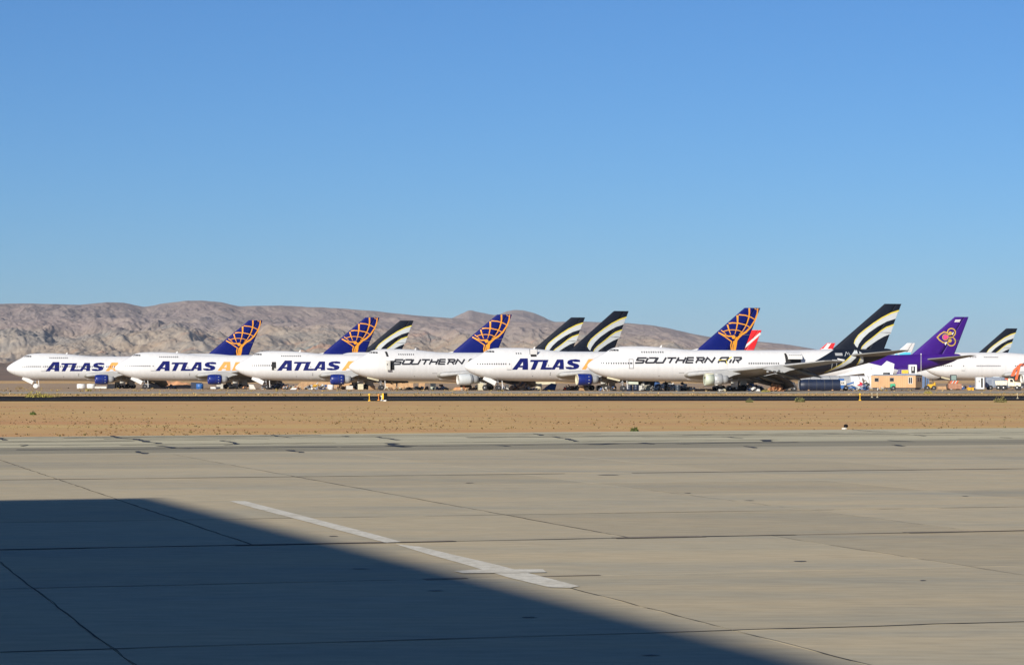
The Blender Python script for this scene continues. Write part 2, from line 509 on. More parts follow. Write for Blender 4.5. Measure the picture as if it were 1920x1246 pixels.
# ------------------------------------------------------------------ hills and far plain
def hill_mat():
    m = bpy.data.materials.new('hill_rock'); m.use_nodes = True
    t = m.node_tree; L = t.links
    p = t.nodes['Principled BSDF']; p.inputs['Roughness'].default_value = 1.0; p.inputs['Specular IOR Level'].default_value = 0.1
    g = t.nodes.new('ShaderNodeNewGeometry')
    at = t.nodes.new('ShaderNodeAttribute'); at.attribute_name = 'zone'
    def noise(sc, det=6, rough=.6):
        n = t.nodes.new('ShaderNodeTexNoise'); n.inputs['Scale'].default_value = sc; n.inputs['Detail'].default_value = det; n.inputs['Roughness'].default_value = rough
        L.new(g.outputs['Position'], n.inputs['Vector']); return n.outputs[0]
    def rng(x, a, b):
        r = t.nodes.new('ShaderNodeMapRange'); r.inputs['From Min'].default_value = a; r.inputs['From Max'].default_value = b
        L.new(x, r.inputs[0]); return r.outputs[0]
    def mix(f, a, b):
        x = t.nodes.new('ShaderNodeMix'); x.data_type = 'RGBA'; L.new(f, x.inputs[0])
        for s_, v in ((6, a), (7, b)):
            if isinstance(v, tuple): x.inputs[s_].default_value = v
            else: L.new(v, x.inputs[s_])
        return x.outputs[2]
    up = mix(rng(noise(.0018), .38, .62), (.262, .205, .185, 1), (.232, .195, .185, 1))
    up = mix(rng(noise(.010), .42, .66), up, (.30, .245, .21, 1))
    bad = mix(rng(noise(.0032), .40, .60), (.33, .255, .185, 1), (.27, .24, .205, 1))
    bad = mix(rng(noise(.0045, 4), .56, .66), bad, (.39, .235, .155, 1))
    bad = mix(rng(noise(.0039, 5), .60, .68), bad, (.205, .23, .215, 1))
    bad = mix(rng(noise(.016), .50, .66), bad, (.39, .325, .25, 1))
    plain = mix(rng(noise(.004), .40, .60), (.20, .13, .085, 1), (.155, .11, .075, 1))
    c = mix(rng(at.outputs['Fac'], .9, 1.15), plain, bad)
    c = mix(rng(at.outputs['Fac'], 1.65, 2.1), c, up)
    f = t.nodes.new('ShaderNodeMapRange'); f.inputs['From Min'].default_value = .3; f.inputs['From Max'].default_value = .7
    f.inputs['To Min'].default_value = .74; f.inputs['To Max'].default_value = 1.16
    L.new(noise(.035, 10, .78), f.inputs[0])
    s_ = t.nodes.new('ShaderNodeVectorMath'); s_.operation = 'SCALE'; L.new(c, s_.inputs[0]); L.new(f.outputs[0], s_.inputs['Scale'])
    L.new(s_.outputs[0], p.inputs['Base Color'])
    return m
M_HILL = hill_mat()

def terrain(name, skyl, px0, px1, step, Ds, q, zone, amp, seed, drop_after, rough=0.8):
    """height field: skyline rows give the ridge height, q(t) the rise towards it"""
    pxs = np.arange(px0, px1, step)
    D = np.array(Ds)
    Yr = np.interp(pxs, [s_[0] for s_ in skyl], [s_[1] for s_ in skyl])
    k_ = np.ones(5) / 5.0
    Yr = np.convolve(np.pad(Yr, 2, 'edge'), k_, 'valid') + rough * fbm(pxs / 34.0, pxs * 0 + .5, 4, seed + 70)
    PX, DD = np.meshgrid(pxs, D)
    X = (PX - 960) / F * DD
    t = (DD - D[0]) / (D[-1] - D[0])
    ang = np.maximum(HOR - np.broadcast_to(Yr, PX.shape), 0.0)          # px of ridge above horizon
    warp = 120 * fbm(X / 900, DD / 1400, 3, seed + 50)
    q0 = np.interp(t, q[0], q[1])
    rid = fbm((X + .16 * DD + warp) / 340, (DD + warp) / 1700, 6, seed, True, .52)
    big = fbm(X / 1500, DD / 1400, 4, seed + 20)
    sml = -fbm((X + .22 * DD + warp * .5) / 105, DD / 520, 4, seed + 9, True, .5)
    ampt = np.interp(t, amp[0], amp[1])
    smt = np.interp(t, amp[0], amp[2])
    z = CAM_H + q0 * ang / F * DD + (rid * 0.9 + big * 0.9) * ampt * np.minimum(1, ang / 60) + sml * smt * np.minimum(1, ang / 60)
    cap = CAM_H + ang / F * DD * 1.004                                    # nothing rises over the skyline
    z = np.where(t < drop_after, np.minimum(z, cap - (drop_after - t) * 26.0), z)
    z = np.where(t >= drop_after, (CAM_H + ang / F * DD) - (t - drop_after) * 900 + sml * smt * .5, z)
    z = z - 3.4 * (1 - np.clip(t * 10, 0, 1))
    z = np.maximum(z, -1.2)
    nr, nc = PX.shape
    vs_ = np.stack([X, DD, z], -1).reshape(-1, 3)
    idx = np.arange(nr * nc).reshape(nr, nc)
    fs = np.stack([idx[:-1, :-1], idx[:-1, 1:], idx[1:, 1:], idx[1:, :-1]], -1).reshape(-1, 4)
    me = bpy.data.meshes.new(name)
    me.from_pydata(vs_.tolist(), [], fs.tolist())
    a = me.attributes.new('zone', 'FLOAT', 'POINT')
    zn = np.interp(t, zone[0], zone[1]) + 0.35 * big + .15 * rid
    a.data.foreach_set('value', zn.reshape(-1).astype(np.float32))
    me.materials.append(M_HILL)
    me.update()
    return tag(link(name, me), kind='structure')

SKY1 = [(-400, 580), (-100, 571), (0, 570), (60, 569), (150, 572), (200, 567), (235, 568), (270, 575), (310, 569), (350, 564), (380, 563), (415, 566), (450, 574), (520, 573), (600, 576), (660, 580), (700, 583), (780, 592), (850, 597), (950, 602), (1030, 603), (1100, 603), (1180, 606), (1225, 610), (1260, 617), (1300, 626), (1350, 635), (1420, 640), (1470, 645), (1520, 653), (1580, 664), (1660, 680), (1800, 692), (2400, 700)]
Ds1 = np.concatenate([np.linspace(3200, 5200, 26), np.linspace(5215, 8800, 250), np.linspace(8820, 9600, 12)])
terrain('hills', SKY1, -420, 2100, 2.1, Ds1,
        ([0, .20, .31, .40, .50, .62, .75, .875, 1.0], [0, .13, .21, .38, .60, .72, .86, 1.0, 1.0]),
        ([0, .26, .34, .46, .57, 1.0], [0, .5, 1.3, 1.55, 2.2, 2.5]),
        ([0, .24, .34, .50, .62, .80, .88, 1], [0, 2, 36, 44, 36, 28, 5, 3], [0, 1, 17, 20, 11, 8, 1.2, .8]), 11, .875)
SKY2 = [(760, 640), (800, 612), (850, 596), (880, 581), (895, 584), (912, 587), (932, 591), (950, 584), (965, 580), (985, 582), (1005, 588), (1035, 602), (1100, 618), (1160, 640)]
terrain('distant_peaks', SKY2, 700, 1220, 2.6, np.concatenate([np.linspace(10200, 12600, 80), np.linspace(12620, 13400, 8)]),
        ([0, .4, .75, 1.0], [.2, .7, 1.0, 1.0]), ([0, 1], [2.2, 2.5]), ([0, .2, .6, .75, 1], [10, 36, 30, 4, 4], [3, 8, 6, 1.5, 1.5]), 31, .75, 2.2)

# the air between here and the hills
hz = MB(); hz.box((0, 13600, 190), (39800 , 31000, 384))
hz = hz.build('haze', [])
hz.location = (0, 0, 0)
hm = bpy.data.materials.new('haze_air'); hm.use_nodes = True
for n_ in list(hm.node_tree.nodes):
    if n_.type != 'OUTPUT_MATERIAL': hm.node_tree.nodes.remove(n_)
pv = hm.node_tree.nodes.new('ShaderNodeVolumePrincipled')
pv.inputs['Color'].default_value = (.72, .84, 1.0, 1)
pv.inputs['Density'].default_value = 1.7e-5
pv.inputs['Anisotropy'].default_value = 0.0
hm.node_tree.links.new(pv.outputs[0], [n_ for n_ in hm.node_tree.nodes if n_.type == 'OUTPUT_MATERIAL'][0].inputs['Volume'])
hz.data.materials.clear(); hz.data.materials.append(hm)
tag(hz, 'thin pale desert haze in the air', 'haze', None, 'stuff')

# ------------------------------------------------------------------ airliners
M_WHITE = mat('white_paint', (.585, .585, .585), .34, .05, .35, stretch=(.5, 1, 1.4))
M_WHITE2 = mat('bright_white_paint', (.64, .64, .63), .4, .04, .6)
M_OFF = mat('offwhite_panel', (.54, .53, .49), .5, .15, 1.2)
M_CREAM = mat('cream_primer', (.52, .48, .34), .55, .15, 1.6)
M_GREENP = mat('green_primer', (.46, .50, .41), .5, .15, 1.1)
M_GREY = mat('grey_metal', (.36, .37, .375), .42, .12, 1.5, metal=.15)
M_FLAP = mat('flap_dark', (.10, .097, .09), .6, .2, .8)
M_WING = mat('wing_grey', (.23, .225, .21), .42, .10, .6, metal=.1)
M_LEDGE = mat('leading_edge_grey', (.34, .345, .345), .45, .12, 1)
M_DARKM = mat('dark_metal', (.06, .06, .065), .55, .25, 2)
M_STEEL = mat('steel', (.40, .40, .40), .35, .1, 3, metal=.6)
M_TYRE = mat('tyre_rubber', (.022, .022, .024), .85, .2, 4)
M_HOLE = mat('open_interior', (.012, .012, .013), .9, .2, 2)
M_WIN = mat('cabin_glass', (.025, .028, .033), .12, 0)
M_ABLUE = mat('blue_lettering', (.006, .010, .10), .5, var=.08, scale=1, spec=.12)
M_FINBLUE = mat('blue_tail_paint', (.0035, .009, .115), .5, var=.10, scale=.4, spec=.12)
M_COWLB = mat('blue_cowl', (.006, .018, .15), .35, .12, .8)
M_ORANGE = mat('orange_paint', (.74, .30, .025), .45, .06, 1)
M_ORANGE2 = mat('light_orange_lettering', (.76, .32, .075), .45, .06, 1)
M_SLETT = mat('charcoal_lettering', (.028, .029, .036), .5, var=.1, scale=1, spec=.12)
M_NAVY = mat('black_navy_paint', (.008, .011, .020), .5, var=.15, scale=.6, spec=.12)
M_YEL = mat('yellow_stripe', (.64, .52, .07), .45, .06, 1)
M_SILV = mat('silver_stripe', (.48, .51, .52), .45, .06, 1)
M_PURP = mat('purple_paint', (.040, .008, .17), .45, .10, .5, spec=.2)
M_GOLD = mat('gold_line', (.50, .33, .06), .4, .05, 1)
M_PINK = mat('pink_emblem', (.62, .06, .22), .4, .05, 1)
M_RED = mat('red_tail_paint', (.78, .018, .022), .4, .05, 1)
M_CYAN = mat('cyan_tail_paint', (.09, .50, .72), .4, .05, 1)
M_FRAME = mat('grey_outline', (.16, .16, .17), .6, .1, 2)
M_FAINT = mat('faint_outline', (.48, .47, .44), .6, .1, 2)

def split_mat(name, ca, cb, kx, kz, c0):
    """two paints divided by the sloping line x = c0 + kz*z on the hull (cb behind it)"""
    m = bpy.data.materials.new(name); m.use_nodes = True
    t = m.node_tree; L = t.links; p = t.nodes['Principled BSDF']
    p.inputs['Roughness'].default_value = .34
    tc = t.nodes.new('ShaderNodeTexCoord'); sx = t.nodes.new('ShaderNodeSeparateXYZ'); L.new(tc.outputs['Object'], sx.inputs[0])
    a = t.nodes.new('ShaderNodeMath'); a.operation = 'MULTIPLY_ADD'; L.new(sx.outputs[2], a.inputs[0]); a.inputs[1].default_value = kz; a.inputs[2].default_value = c0
    g = t.nodes.new('ShaderNodeMath'); g.operation = 'GREATER_THAN'; L.new(sx.outputs[0], g.inputs[0]); L.new(a.outputs[0], g.inputs[1])
    mp = t.nodes.new('ShaderNodeMapping'); mp.inputs['Scale'].default_value = (1.3, 1, .22); L.new(tc.outputs['Object'], mp.inputs[0])
    n = t.nodes.new('ShaderNodeTexNoise'); n.inputs['Scale'].default_value = 1.0; n.inputs['Detail'].default_value = 5; L.new(mp.outputs[0], n.inputs['Vector'])
    r = t.nodes.new('ShaderNodeMapRange'); r.inputs['From Min'].default_value = .25; r.inputs['From Max'].default_value = .75; r.inputs['To Min'].default_value = .93; r.inputs['To Max'].default_value = 1.04; L.new(n.outputs[0], r.inputs[0])
    x = t.nodes.new('ShaderNodeMix'); x.data_type = 'RGBA'; L.new(g.outputs[0], x.inputs[0]); x.inputs[6].default_value = ca; x.inputs[7].default_value = cb
    s_ = t.nodes.new('ShaderNodeVectorMath'); s_.operation = 'SCALE'; L.new(x.outputs[2], s_.inputs[0]); L.new(r.outputs[0], s_.inputs['Scale'])
    L.new(s_.outputs[0], p.inputs['Base Color'])
    return m
M_HULL_S = split_mat('white_hull_navy_tail', (.585, .585, .585, 1), (.006, .009, .017, 1), 0, 1.95, 37.6)
M_HULL_T = split_mat('white_hull_purple_tail', (.60, .60, .60, 1), (.040, .008, .17, 1), 0, -4.5, 73.0)
M_HULL_A = split_mat('white_hull', (.585, .585, .585, 1), (.585, .585, .585, 1), 0, 0, 100)

TOP = hermite([(0, 5.44), (.08, 5.72), (.35, 6.08), (.82, 6.5), (1.89, 7.23), (3.62, 8.18), (4.81, 8.9), (5.56, 9.30), (6.4, 9.52), (7.4, 9.65), (9.0, 9.73), (12.5, 9.72), (16.2, 9.54), (19.2, 9.27), (21.8, 9.03), (24.3, 8.93), (30, 8.93), (46, 8.98), (55, 9.15), (62, 9.34), (67.4, 9.38), (68.5, 9.25), (69, 8.95)])
TOPL = hermite([(0, 5.44), (.08, 5.72), (.35, 6.08), (.82, 6.5), (1.89, 7.23), (3.62, 8.18), (4.81, 8.9), (5.56, 9.30), (6.4, 9.52), (7.4, 9.65), (9.0, 9.73), (23, 9.73), (27, 9.52), (30, 9.25), (33, 9.0), (40, 8.95), (69, 8.95)])
BOT = hermite([(0, 5.44), (.08, 5.12), (.3, 4.82), (1.03, 4.29), (2.33, 3.6), (4.05, 3.03), (6, 2.61), (8, 2.38), (11.6, 2.19), (20, 2.08), (36, 2.05), (41, 2.12), (45, 2.38), (50, 2.95), (54, 3.85), (58.3, 4.82), (61.2, 5.55), (64.1, 6.3), (67, 7.3), (68.5, 8.2), (69, 8.75)])
WID = hermite([(0, .02), (.08, .3), (.35, .66), (1.0, 1.16), (2, 1.72), (4, 2.42), (6, 2.86), (8, 3.1), (11, 3.25), (20, 3.25), (44, 3.25), (49, 3.12), (54, 2.7), (59, 2.05), (63, 1.45), (67, .8), (68.5, .5), (69, .15)])
ZC = hermite([(0, 5.44), (3, 5.3), (8, 5.2), (44, 5.2), (50, 5.75), (56, 6.7), (62, 7.75), (67, 8.45), (69, 8.85)])
def ptop(a):
    return float(np.interp(a, [0, 4, 8, 18, 25], [2.0, 1.9, 1.72, 1.75, 2.0]))
def ptopl(a):
    return float(np.interp(a, [0, 4, 8, 27, 33], [2.0, 1.9, 1.72, 1.75, 2.0]))
def hull_y(a, z, long=False):
    """half width of the hull at station a and height z"""
    zt, zb, zc, W = (TOPL if long else TOP)(a), BOT(a), ZC(a), WID(a)
    if z >= zc:
        p = (ptopl if long else ptop)(a); t = min((z - zc) / max(zt - zc, .01), .9995)
    else:
        p = 2.0; t = min((zc - z) / max(zc - zb, .01), .9995)
    return W * (1 - t ** p) ** (1 / p)
STN = [0, .08, .2, .35, .6, .9, 1.3, 1.9, 2.6, 3.3, 4, 4.5, 5, 5.5, 6, 6.6, 7.3, 8.2, 9.2] + [10.5 + 1.25 * i for i in range(44)] + [65, 66, 67, 67.8, 68.5, 69]
def hull_mesh(m, long=False, ns=56):
    mb = MB()
    vs_ = []
    for a in STN:
        zt, zb, zc, W = (TOPL if long else TOP)(a), BOT(a), ZC(a), WID(a)
        pt = (ptopl if long else ptop)(a)
        for i in range(ns):
            t = 2 * math.pi * i / ns
            c_, s_ = math.cos(t), math.sin(t)
            p = pt if c_ > 0 else 2.0
            y = W * math.copysign(abs(s_) ** (2 / p), s_)
            z = zc + (zt - zc if c_ > 0 else zc - zb) * math.copysign(abs(c_) ** (2 / p), c_)
            vs_.append((a, y, z))
    fs = []
    for k in range(len(STN) - 1):
        for i in range(ns):
            j = (i + 1) % ns
            fs.append((k * ns + i, k * ns + j, k * ns + ns + j, k * ns + ns + i))
    mb.add(vs_, fs, 0, True)
    n = len(STN) - 1
    mb.add(vs_, [tuple(range(n * ns, n * ns + ns))], 0)
    return mb.mesh('fuselage', m)

def thick(x, tc, ch):
    x = max(x, 0.0)
    return 5 * tc * ch * (.2969 * math.sqrt(x) - .126 * x - .3516 * x * x + .2843 * x ** 3 - .1015 * x ** 4)
# fin: leading edge, trailing edge over height
FZ0, FZ1 = 8.4, 19.24
def fin_le(z): return 55.7 + (z - 9.57) * (67.3 - 55.7) / (19.23 - 9.57)
def fin_te(z): return 67.32 + (z - 9.59) * (71.22 - 67.32) / (19.25 - 9.59)
def fin_y(a, z):
    le, te = fin_le(z), fin_te(z)
    return thick((a - le) / (te - le), .105, te - le)
HINGE = .69
def fin_part(c0, c1, m, name):
    mb = MB()
    cs = [c0 + (c1 - c0) * (i / 9) ** (1.7 if c0 == 0 else 1) for i in range(10)]
    zs = [FZ0, 9.6] + [9.6 + (FZ1 - 9.6) * i / 10 for i in range(1, 11)]
    vs_ = []
    for z in zs:
        le, te = fin_le(z), fin_te(z)
        ring = [(le + c * (te - le), -thick(c, .105, te - le), z) for c in cs] + [(le + c * (te - le), thick(c, .105, te - le), z) for c in reversed(cs)]
        vs_ += ring
    n = 20
    fs = [(k * n + i, k * n + (i + 1) % n, k * n + n + (i + 1) % n, k * n + n + i) for k in range(len(zs) - 1) for i in range(n)]
    mb.add(vs_, fs, 0, True)
    L = len(zs) - 1
    mb.add(vs_, [tuple(range(n)), tuple(range(L * n, L * n + n))], 0)
    return mb.mesh(name, m)

def wing_mesh(secs, side, m, name, inc=2.0):
    """secs = (span, x of leading edge, chord, z, t/c); side -1 is the port wing"""
    mb = MB()
    xs = [0, .004, .015, .04, .09, .18, .3, .45, .6, .75, .88, 1.0]
    vs_ = []
    for (y, xl, ch, z, tc) in secs:
        up = [(x, thick(x, tc, ch)) for x in xs]
        lo = [(x, -thick(x, tc, ch) * .85) for x in reversed(xs[1:-1])]
        for (x, t) in up + lo:
            vs_.append((xl + x * ch, side * y, z + t - (x - .3) * ch * math.tan(R(inc))))
    n = len(xs) * 2 - 2
    fs = [(k * n + i, k * n + (i + 1) % n, k * n + n + (i + 1) % n, k * n + n + i) for k in range(len(secs) - 1) for i in range(n)]
    mb.add(vs_, fs, 0, True)
    L = len(secs) - 1
    mb.add(vs_, [tuple(range(n)), tuple(range(L * n, L * n + n))], 0)
    return mb.mesh(name, m)
WSEC = [(2.3, 20.6, 17.4, 3.35, .125), (3.6, 21.4, 16.4, 3.42, .12), (7, 24.4, 13.7, 3.8, .115), (12, 28.9, 10.6, 4.35, .105), (21, 36.8, 7.4, 5.35, .10), (29.2, 44.0, 4.3, 6.35, .09), (29.75, 45.3, 3.0, 6.42, .07)]
SSEC = [(.6, 57.6, 9.4, 7.75, .09), (2.0, 58.9, 8.6, 7.85, .09), (6.5, 62.9, 5.6, 8.35, .085), (10.9, 66.6, 2.8, 8.85, .08), (11.1, 67.2, 2.0, 8.87, .06)]
STUB = [WSEC[0], WSEC[1], WSEC[2], WSEC[3], (12.6, 29.6, 9.8, 4.42, .10)]

def polys_mesh(name, polys, surf, m, off=.03, cut=.5, step=.004, clampx=False):
    """flat shapes in the side plane (a, z), triangulated, cut fine and laid on a curved surface"""
    bmo = bmesh.new()
    k = 0
    for outer, holes in polys:
        b = bmesh.new()
        es = []
        for lp in [outer] + holes:
            vv = [b.verts.new((q[0], 0, q[1])) for q in lp]
            es += [b.edges.new((vv[i], vv[(i + 1) % len(vv)])) for i in range(len(vv))]
        bmesh.ops.triangle_fill(b, use_beauty=True, use_dissolve=False, edges=es, normal=(0, -1, 0))
        zs = [v.co.z for v in b.verts]; xs = [v.co.x for v in b.verts]
        for lo, hi, no, st_ in ((min(zs), max(zs), (0, 0, 1), cut), (min(xs), max(xs), (1, 0, 0), cut * 3)):
            h = math.floor(lo / st_) * st_ + st_
            while h < hi - 1e-4:
                bmesh.ops.bisect_plane(b, geom=b.verts[:] + b.edges[:] + b.faces[:], plane_co=(h * no[0], 0, h * no[2]), plane_no=no)
                h += st_
        if clampx:
            for v in b.verts: v.co.x = min(max(v.co.x, fin_le(v.co.z) + .01), fin_te(v.co.z) - .01)
        vm = {}
        for v in b.verts:
            vm[v] = bmo.verts.new((v.co.x, -(surf(v.co.x, v.co.z) + off + k * step), v.co.z))
        for f in b.faces:
            try: bmo.faces.new([vm[v] for v in f.verts])
            except ValueError: pass
        b.free()
        k = (k + 1) % 6
    me = bpy.data.meshes.new(name)
    bmo.to_mesh(me); bmo.free()
    me.materials.append(m)
    return me

def stroke(pts, w0, w1=None, capx=.5):
    """polyline -> quads, width running from w0 to w1"""
    w1 = w0 if w1 is None else w1
    out = []
    n = len(pts) - 1
    for i in range(n):
        a, b = Vector(pts[i]), Vector(pts[i + 1])
        d = (b - a).normalized(); nn = Vector((-d.y, d.x))
        wa = w0 + (w1 - w0) * i / n; wb = w0 + (w1 - w0) * (i + 1) / n
        e0 = d * (wa * (.35 if i else 0)); e1 = d * (wb * (.35 if i < n - 1 else 0))
        out.append(([tuple(a - e0 + nn * wa / 2), tuple(b + e1 + nn * wb / 2), tuple(b + e1 - nn * wb / 2), tuple(a - e0 - nn * wa / 2)], []))
    return out
def disc(c, r, n=16, rx=None):
    rx = r if rx is None else rx
    return ([(c[0] + math.cos(2 * math.pi * i / n) * rx, c[1] + math.sin(2 * math.pi * i / n) * r) for i in range(n)], [])

TH = R(11.0)
class Jet:
    def __init__(s, nose_px, D, th=11.0):
        s.x, s.D, s.th = gx(nose_px, D), D, R(th)
    def inv(s, px, py, lat=-3.2):
        """side-plane coordinates (a, z) of a traced point"""
        c_, s_ = math.cos(s.th), math.sin(s.th)
        k = (px - 960) / F
        x0, d0 = s.x - lat * s_, s.D + lat * c_
        a = (k * d0 - x0) / (c_ - k * s_)
        return (a, CAM_H + (HOR - py) * (d0 + a * s_) / F)
    def z(s, ox, oy, sc, lat=-3.2):
        return lambda X, Y: s.inv(ox + X / sc, oy + Y / sc, lat)

J6, J5 = Jet(1101.3, 553), Jet(871, 580.7, 14.8)
# --- lettering traced from the nearest hull that shows it, kept in hull metres
q5 = J5.z(930, 640, 10.105)
T5 = lambda pts: [q5(*p) for p in pts]
A2o, A2h = [(1040, 531), (1165, 338), (1287, 338), (1283, 526), (1195, 526), (1195, 489), (1135, 489), (1110, 531)], [(1160, 458), (1212, 392), (1210, 458)]
A3 = lambda pts: [(1622 + (p[0] - 1040) * 1.12, 528 + (p[1] - 531) * 1.02) for p in pts]
ATLAS = [([T5([(300, 533), (470, 318), (612, 316), (605, 533), (498, 533), (500, 490), (425, 490), (398, 533)]), [T5([(455, 455), (512, 385), (510, 455)])]], 0),
         ([T5([(648, 385), (664, 345), (902, 345), (888, 385), (808, 385), (738, 533), (655, 533), (722, 385)]), []], 0),
         ([T5([(836, 531), (905, 345), (1003, 345), (938, 490), (1062, 490), (1038, 531)]), []], 0),
         ([T5(A2o), [T5(A2h)]], 0),
         ([T5([(1312, 478), (1420, 478), (1450, 490), (1475, 480), (1455, 462), (1380, 440), (1350, 410), (1365, 365), (1420, 340), (1520, 333), (1595, 345), (1598, 385), (1490, 385), (1465, 375), (1450, 388), (1475, 405), (1550, 425), (1580, 455), (1560, 500), (1500, 524), (1400, 528), (1330, 515)]), []], 0),
         ([T5(A3(A2o)), [T5(A3(A2h))]], 1),
         ([T5([(1925, 528), (2010, 338), (2105, 338), (2020, 528)]), []], 1),
         ([T5([(2045, 528), (2130, 338), (2330, 338), (2345, 400), (2290, 440), (2300, 528), (2210, 528), (2205, 450), (2165, 450), (2135, 528)]), [T5([(2185, 415), (2205, 370), (2260, 370), (2250, 415)])]], 1)]
q6 = J6.z(1180, 650, 8.727)
T6 = lambda pts: [q6(*p) for p in pts]
SW = .385
def ST(*lines):
    o = []
    for l in lines: o += stroke(T6(l), SW)
    return o
SOUTH = [(ST([(292, 181), (152, 181), (126, 218), (243, 222), (222, 260), (95, 263)]), 0),
         (ST([(330, 181), (445, 181), (452, 192), (405, 258), (275, 260), (268, 248), (318, 181)]), 0),
         (ST([(483, 172), (430, 246), (440, 260), (550, 258), (612, 172)]), 0),
         (ST([(632, 181), (780, 181)], [(708, 190), (655, 266)]), 0),
         (ST([(822, 170), (756, 266)], [(938, 170), (874, 266)], [(795, 218), (905, 218)]), 0),
         (ST([(1068, 176), (968, 176), (925, 258), (1045, 258)], [(955, 217), (1058, 217)]), 0),
         (ST([(1140, 184), (1087, 264)], [(1105, 176), (1225, 176), (1236, 190), (1212, 217), (1125, 217)], [(1172, 222), (1205, 264)]), 0),
         (ST([(1228, 262), (1288, 176), (1352, 252), (1415, 168)]), 0),
         (ST([(1452, 262), (1505, 186), (1525, 176), (1632, 174), (1570, 262)], [(1490, 232), (1590, 230)]), 0),
         (ST([(1678, 205), (1638, 262)]), 0),
         (ST([(1735, 196), (1690, 264)], [(1715, 174), (1840, 174), (1838, 192), (1805, 216), (1745, 216)], [(1768, 222), (1790, 262)]), 0),
         (stroke(T6([(1468, 214), (1560, 219), (1622, 205), (1668, 172), (1690, 166)]), .2) + stroke(T6([(1590, 225), (1600, 292)]), .14), 2)]
# --- tail emblems
qf = J5.z(1300, 570, 12.457, 0.0)
TF = lambda pts: [qf(*p) for p in pts]
def px5(w_): return .8 * w_ / 12.457 / 7.95
GLOBE = []
for pts, w0, w1 in [([(1297, 92), (1300, 200), (1290, 300), (1250, 430), (1200, 540), (1130, 650), (1055, 705)], 52, 16), ([(1022, 262), (1020, 430), (995, 560), (955, 705)], 56, 16), ([(785, 478), (815, 600), (855, 705)], 46, 18),
                    ([(635, 608), (690, 650), (750, 705)], 26, 18), ([(1502, 95), (1490, 220), (1440, 370), (1330, 540), (1220, 650), (1130, 700), (1050, 770), (1000, 830)], 36, 70),
                    ([(1050, 246), (1200, 260), (1340, 305), (1440, 360)], 32, 28), ([(815, 448), (900, 436), (1040, 445), (1200, 480), (1310, 535)], 34, 28), ([(670, 645), (780, 608), (900, 598), (1040, 612), (1140, 655)], 24, 22), ([(1420, 98), (1480, 130)], 18, 18),
                    ([(575, 662), (680, 715), (800, 748), (890, 745)], 30, 44), ([(580, 672), (720, 760), (820, 830), (890, 880)], 24, 34), ([(1010, 775), (960, 880), (940, 1060), (930, 1130)], 74, 30), ([(880, 865), (858, 960), (872, 1060), (890, 1130)], 34, 34),
                    ([(935, 860), (905, 960), (903, 1060), (905, 1130)], 40, 30), ([(1000, 830), (990, 940), (968, 1060), (950, 1130)], 44, 34)]:
    GLOBE += stroke(TF(pts), px5(w0), px5(w1))
GLOBE.append(disc(qf(925, 768), px5(58)))
qs = J6.z(1400, 550, 5.934, 0.0)
TS = lambda pts: [qs(*p) for p in pts]
UP1 = [(1693, 183), (1600, 213), (1500, 263), (1400, 328), (1300, 402), (1232, 460), (1197, 510), (1184, 550)]
LO1 = [(1222, 604), (1240, 560), (1285, 498), (1352, 435), (1450, 368), (1555, 312), (1657, 280)]
UP2 = [(1638, 340), (1550, 370), (1480, 415), (1400, 480), (1320, 540), (1275, 585), (1263, 612)]
LO2 = [(1296, 640), (1335, 600), (1390, 560), (1450, 520), (1520, 480), (1602, 448)]
SWOOSH = [(TS(UP1 + [(1200, 580)] + LO1), []), (TS(UP2 + [(1272, 640)] + LO2), [])]
SWEDGE = stroke(TS([(p[0], p[1] + 7) for p in UP1]), .30, .13) + stroke(TS([(p[0], p[1] + 6) for p in UP2]), .28, .12)
qh = J6.z(1400, 550, 5.934, -2.4)
TH6 = lambda pts: [qh(*p) for p in pts]
HSW = [(TH6([(1226, 622), (1245, 632), (1248, 662), (1225, 712), (1170, 765), (1090, 812), (985, 852), (870, 884), (960, 838), (1040, 792), (1110, 742), (1168, 690)]), []), (TH6([(1268, 640), (1300, 665), (1312, 720), (1318, 765), (1245, 798), (1262, 760), (1272, 720)]), [])]
HSWE = stroke(TH6([(880, 880), (960, 838), (1040, 794), (1110, 744), (1168, 692)]), .16, .22) + stroke(TH6([(1246, 796), (1264, 758), (1275, 722)]), .2)

def rect(a0, a1, z0, z1):
    return ([(a0, z0), (a1, z0), (a1, z1), (a0, z1)], [])
def frame(a0, a1, z0, z1, t):
    return ([(a0, z0), (a1, z0), (a1, z1), (a0, z1)], [[(a0 + t, z0 + t), (a1 - t, z0 + t), (a1 - t, z1 - t), (a0 + t, z1 - t)]])

# shared pieces of gear
def wheel_mesh():
    mb = MB()
    mb.lathe([(-.21, .30), (-.22, .50), (-.16, .60), (0, .62), (.16, .60), (.22, .50), (.21, .30)], (0, 0, 0), 'y', 20, 0)
    mb.lathe([(-.225, .0), (-.225, .12), (-.17, .28), (-.17, .31)], (0, 0, 0), 'y', 14, 1)
    mb.lathe([(.17, .31), (.17, .28), (.225, .12), (.225, .0)], (0, 0, 0), 'y', 14, 1)
    return mb.mesh('wheel', [M_TYRE, M_STEEL])
WHEEL = wheel_mesh()

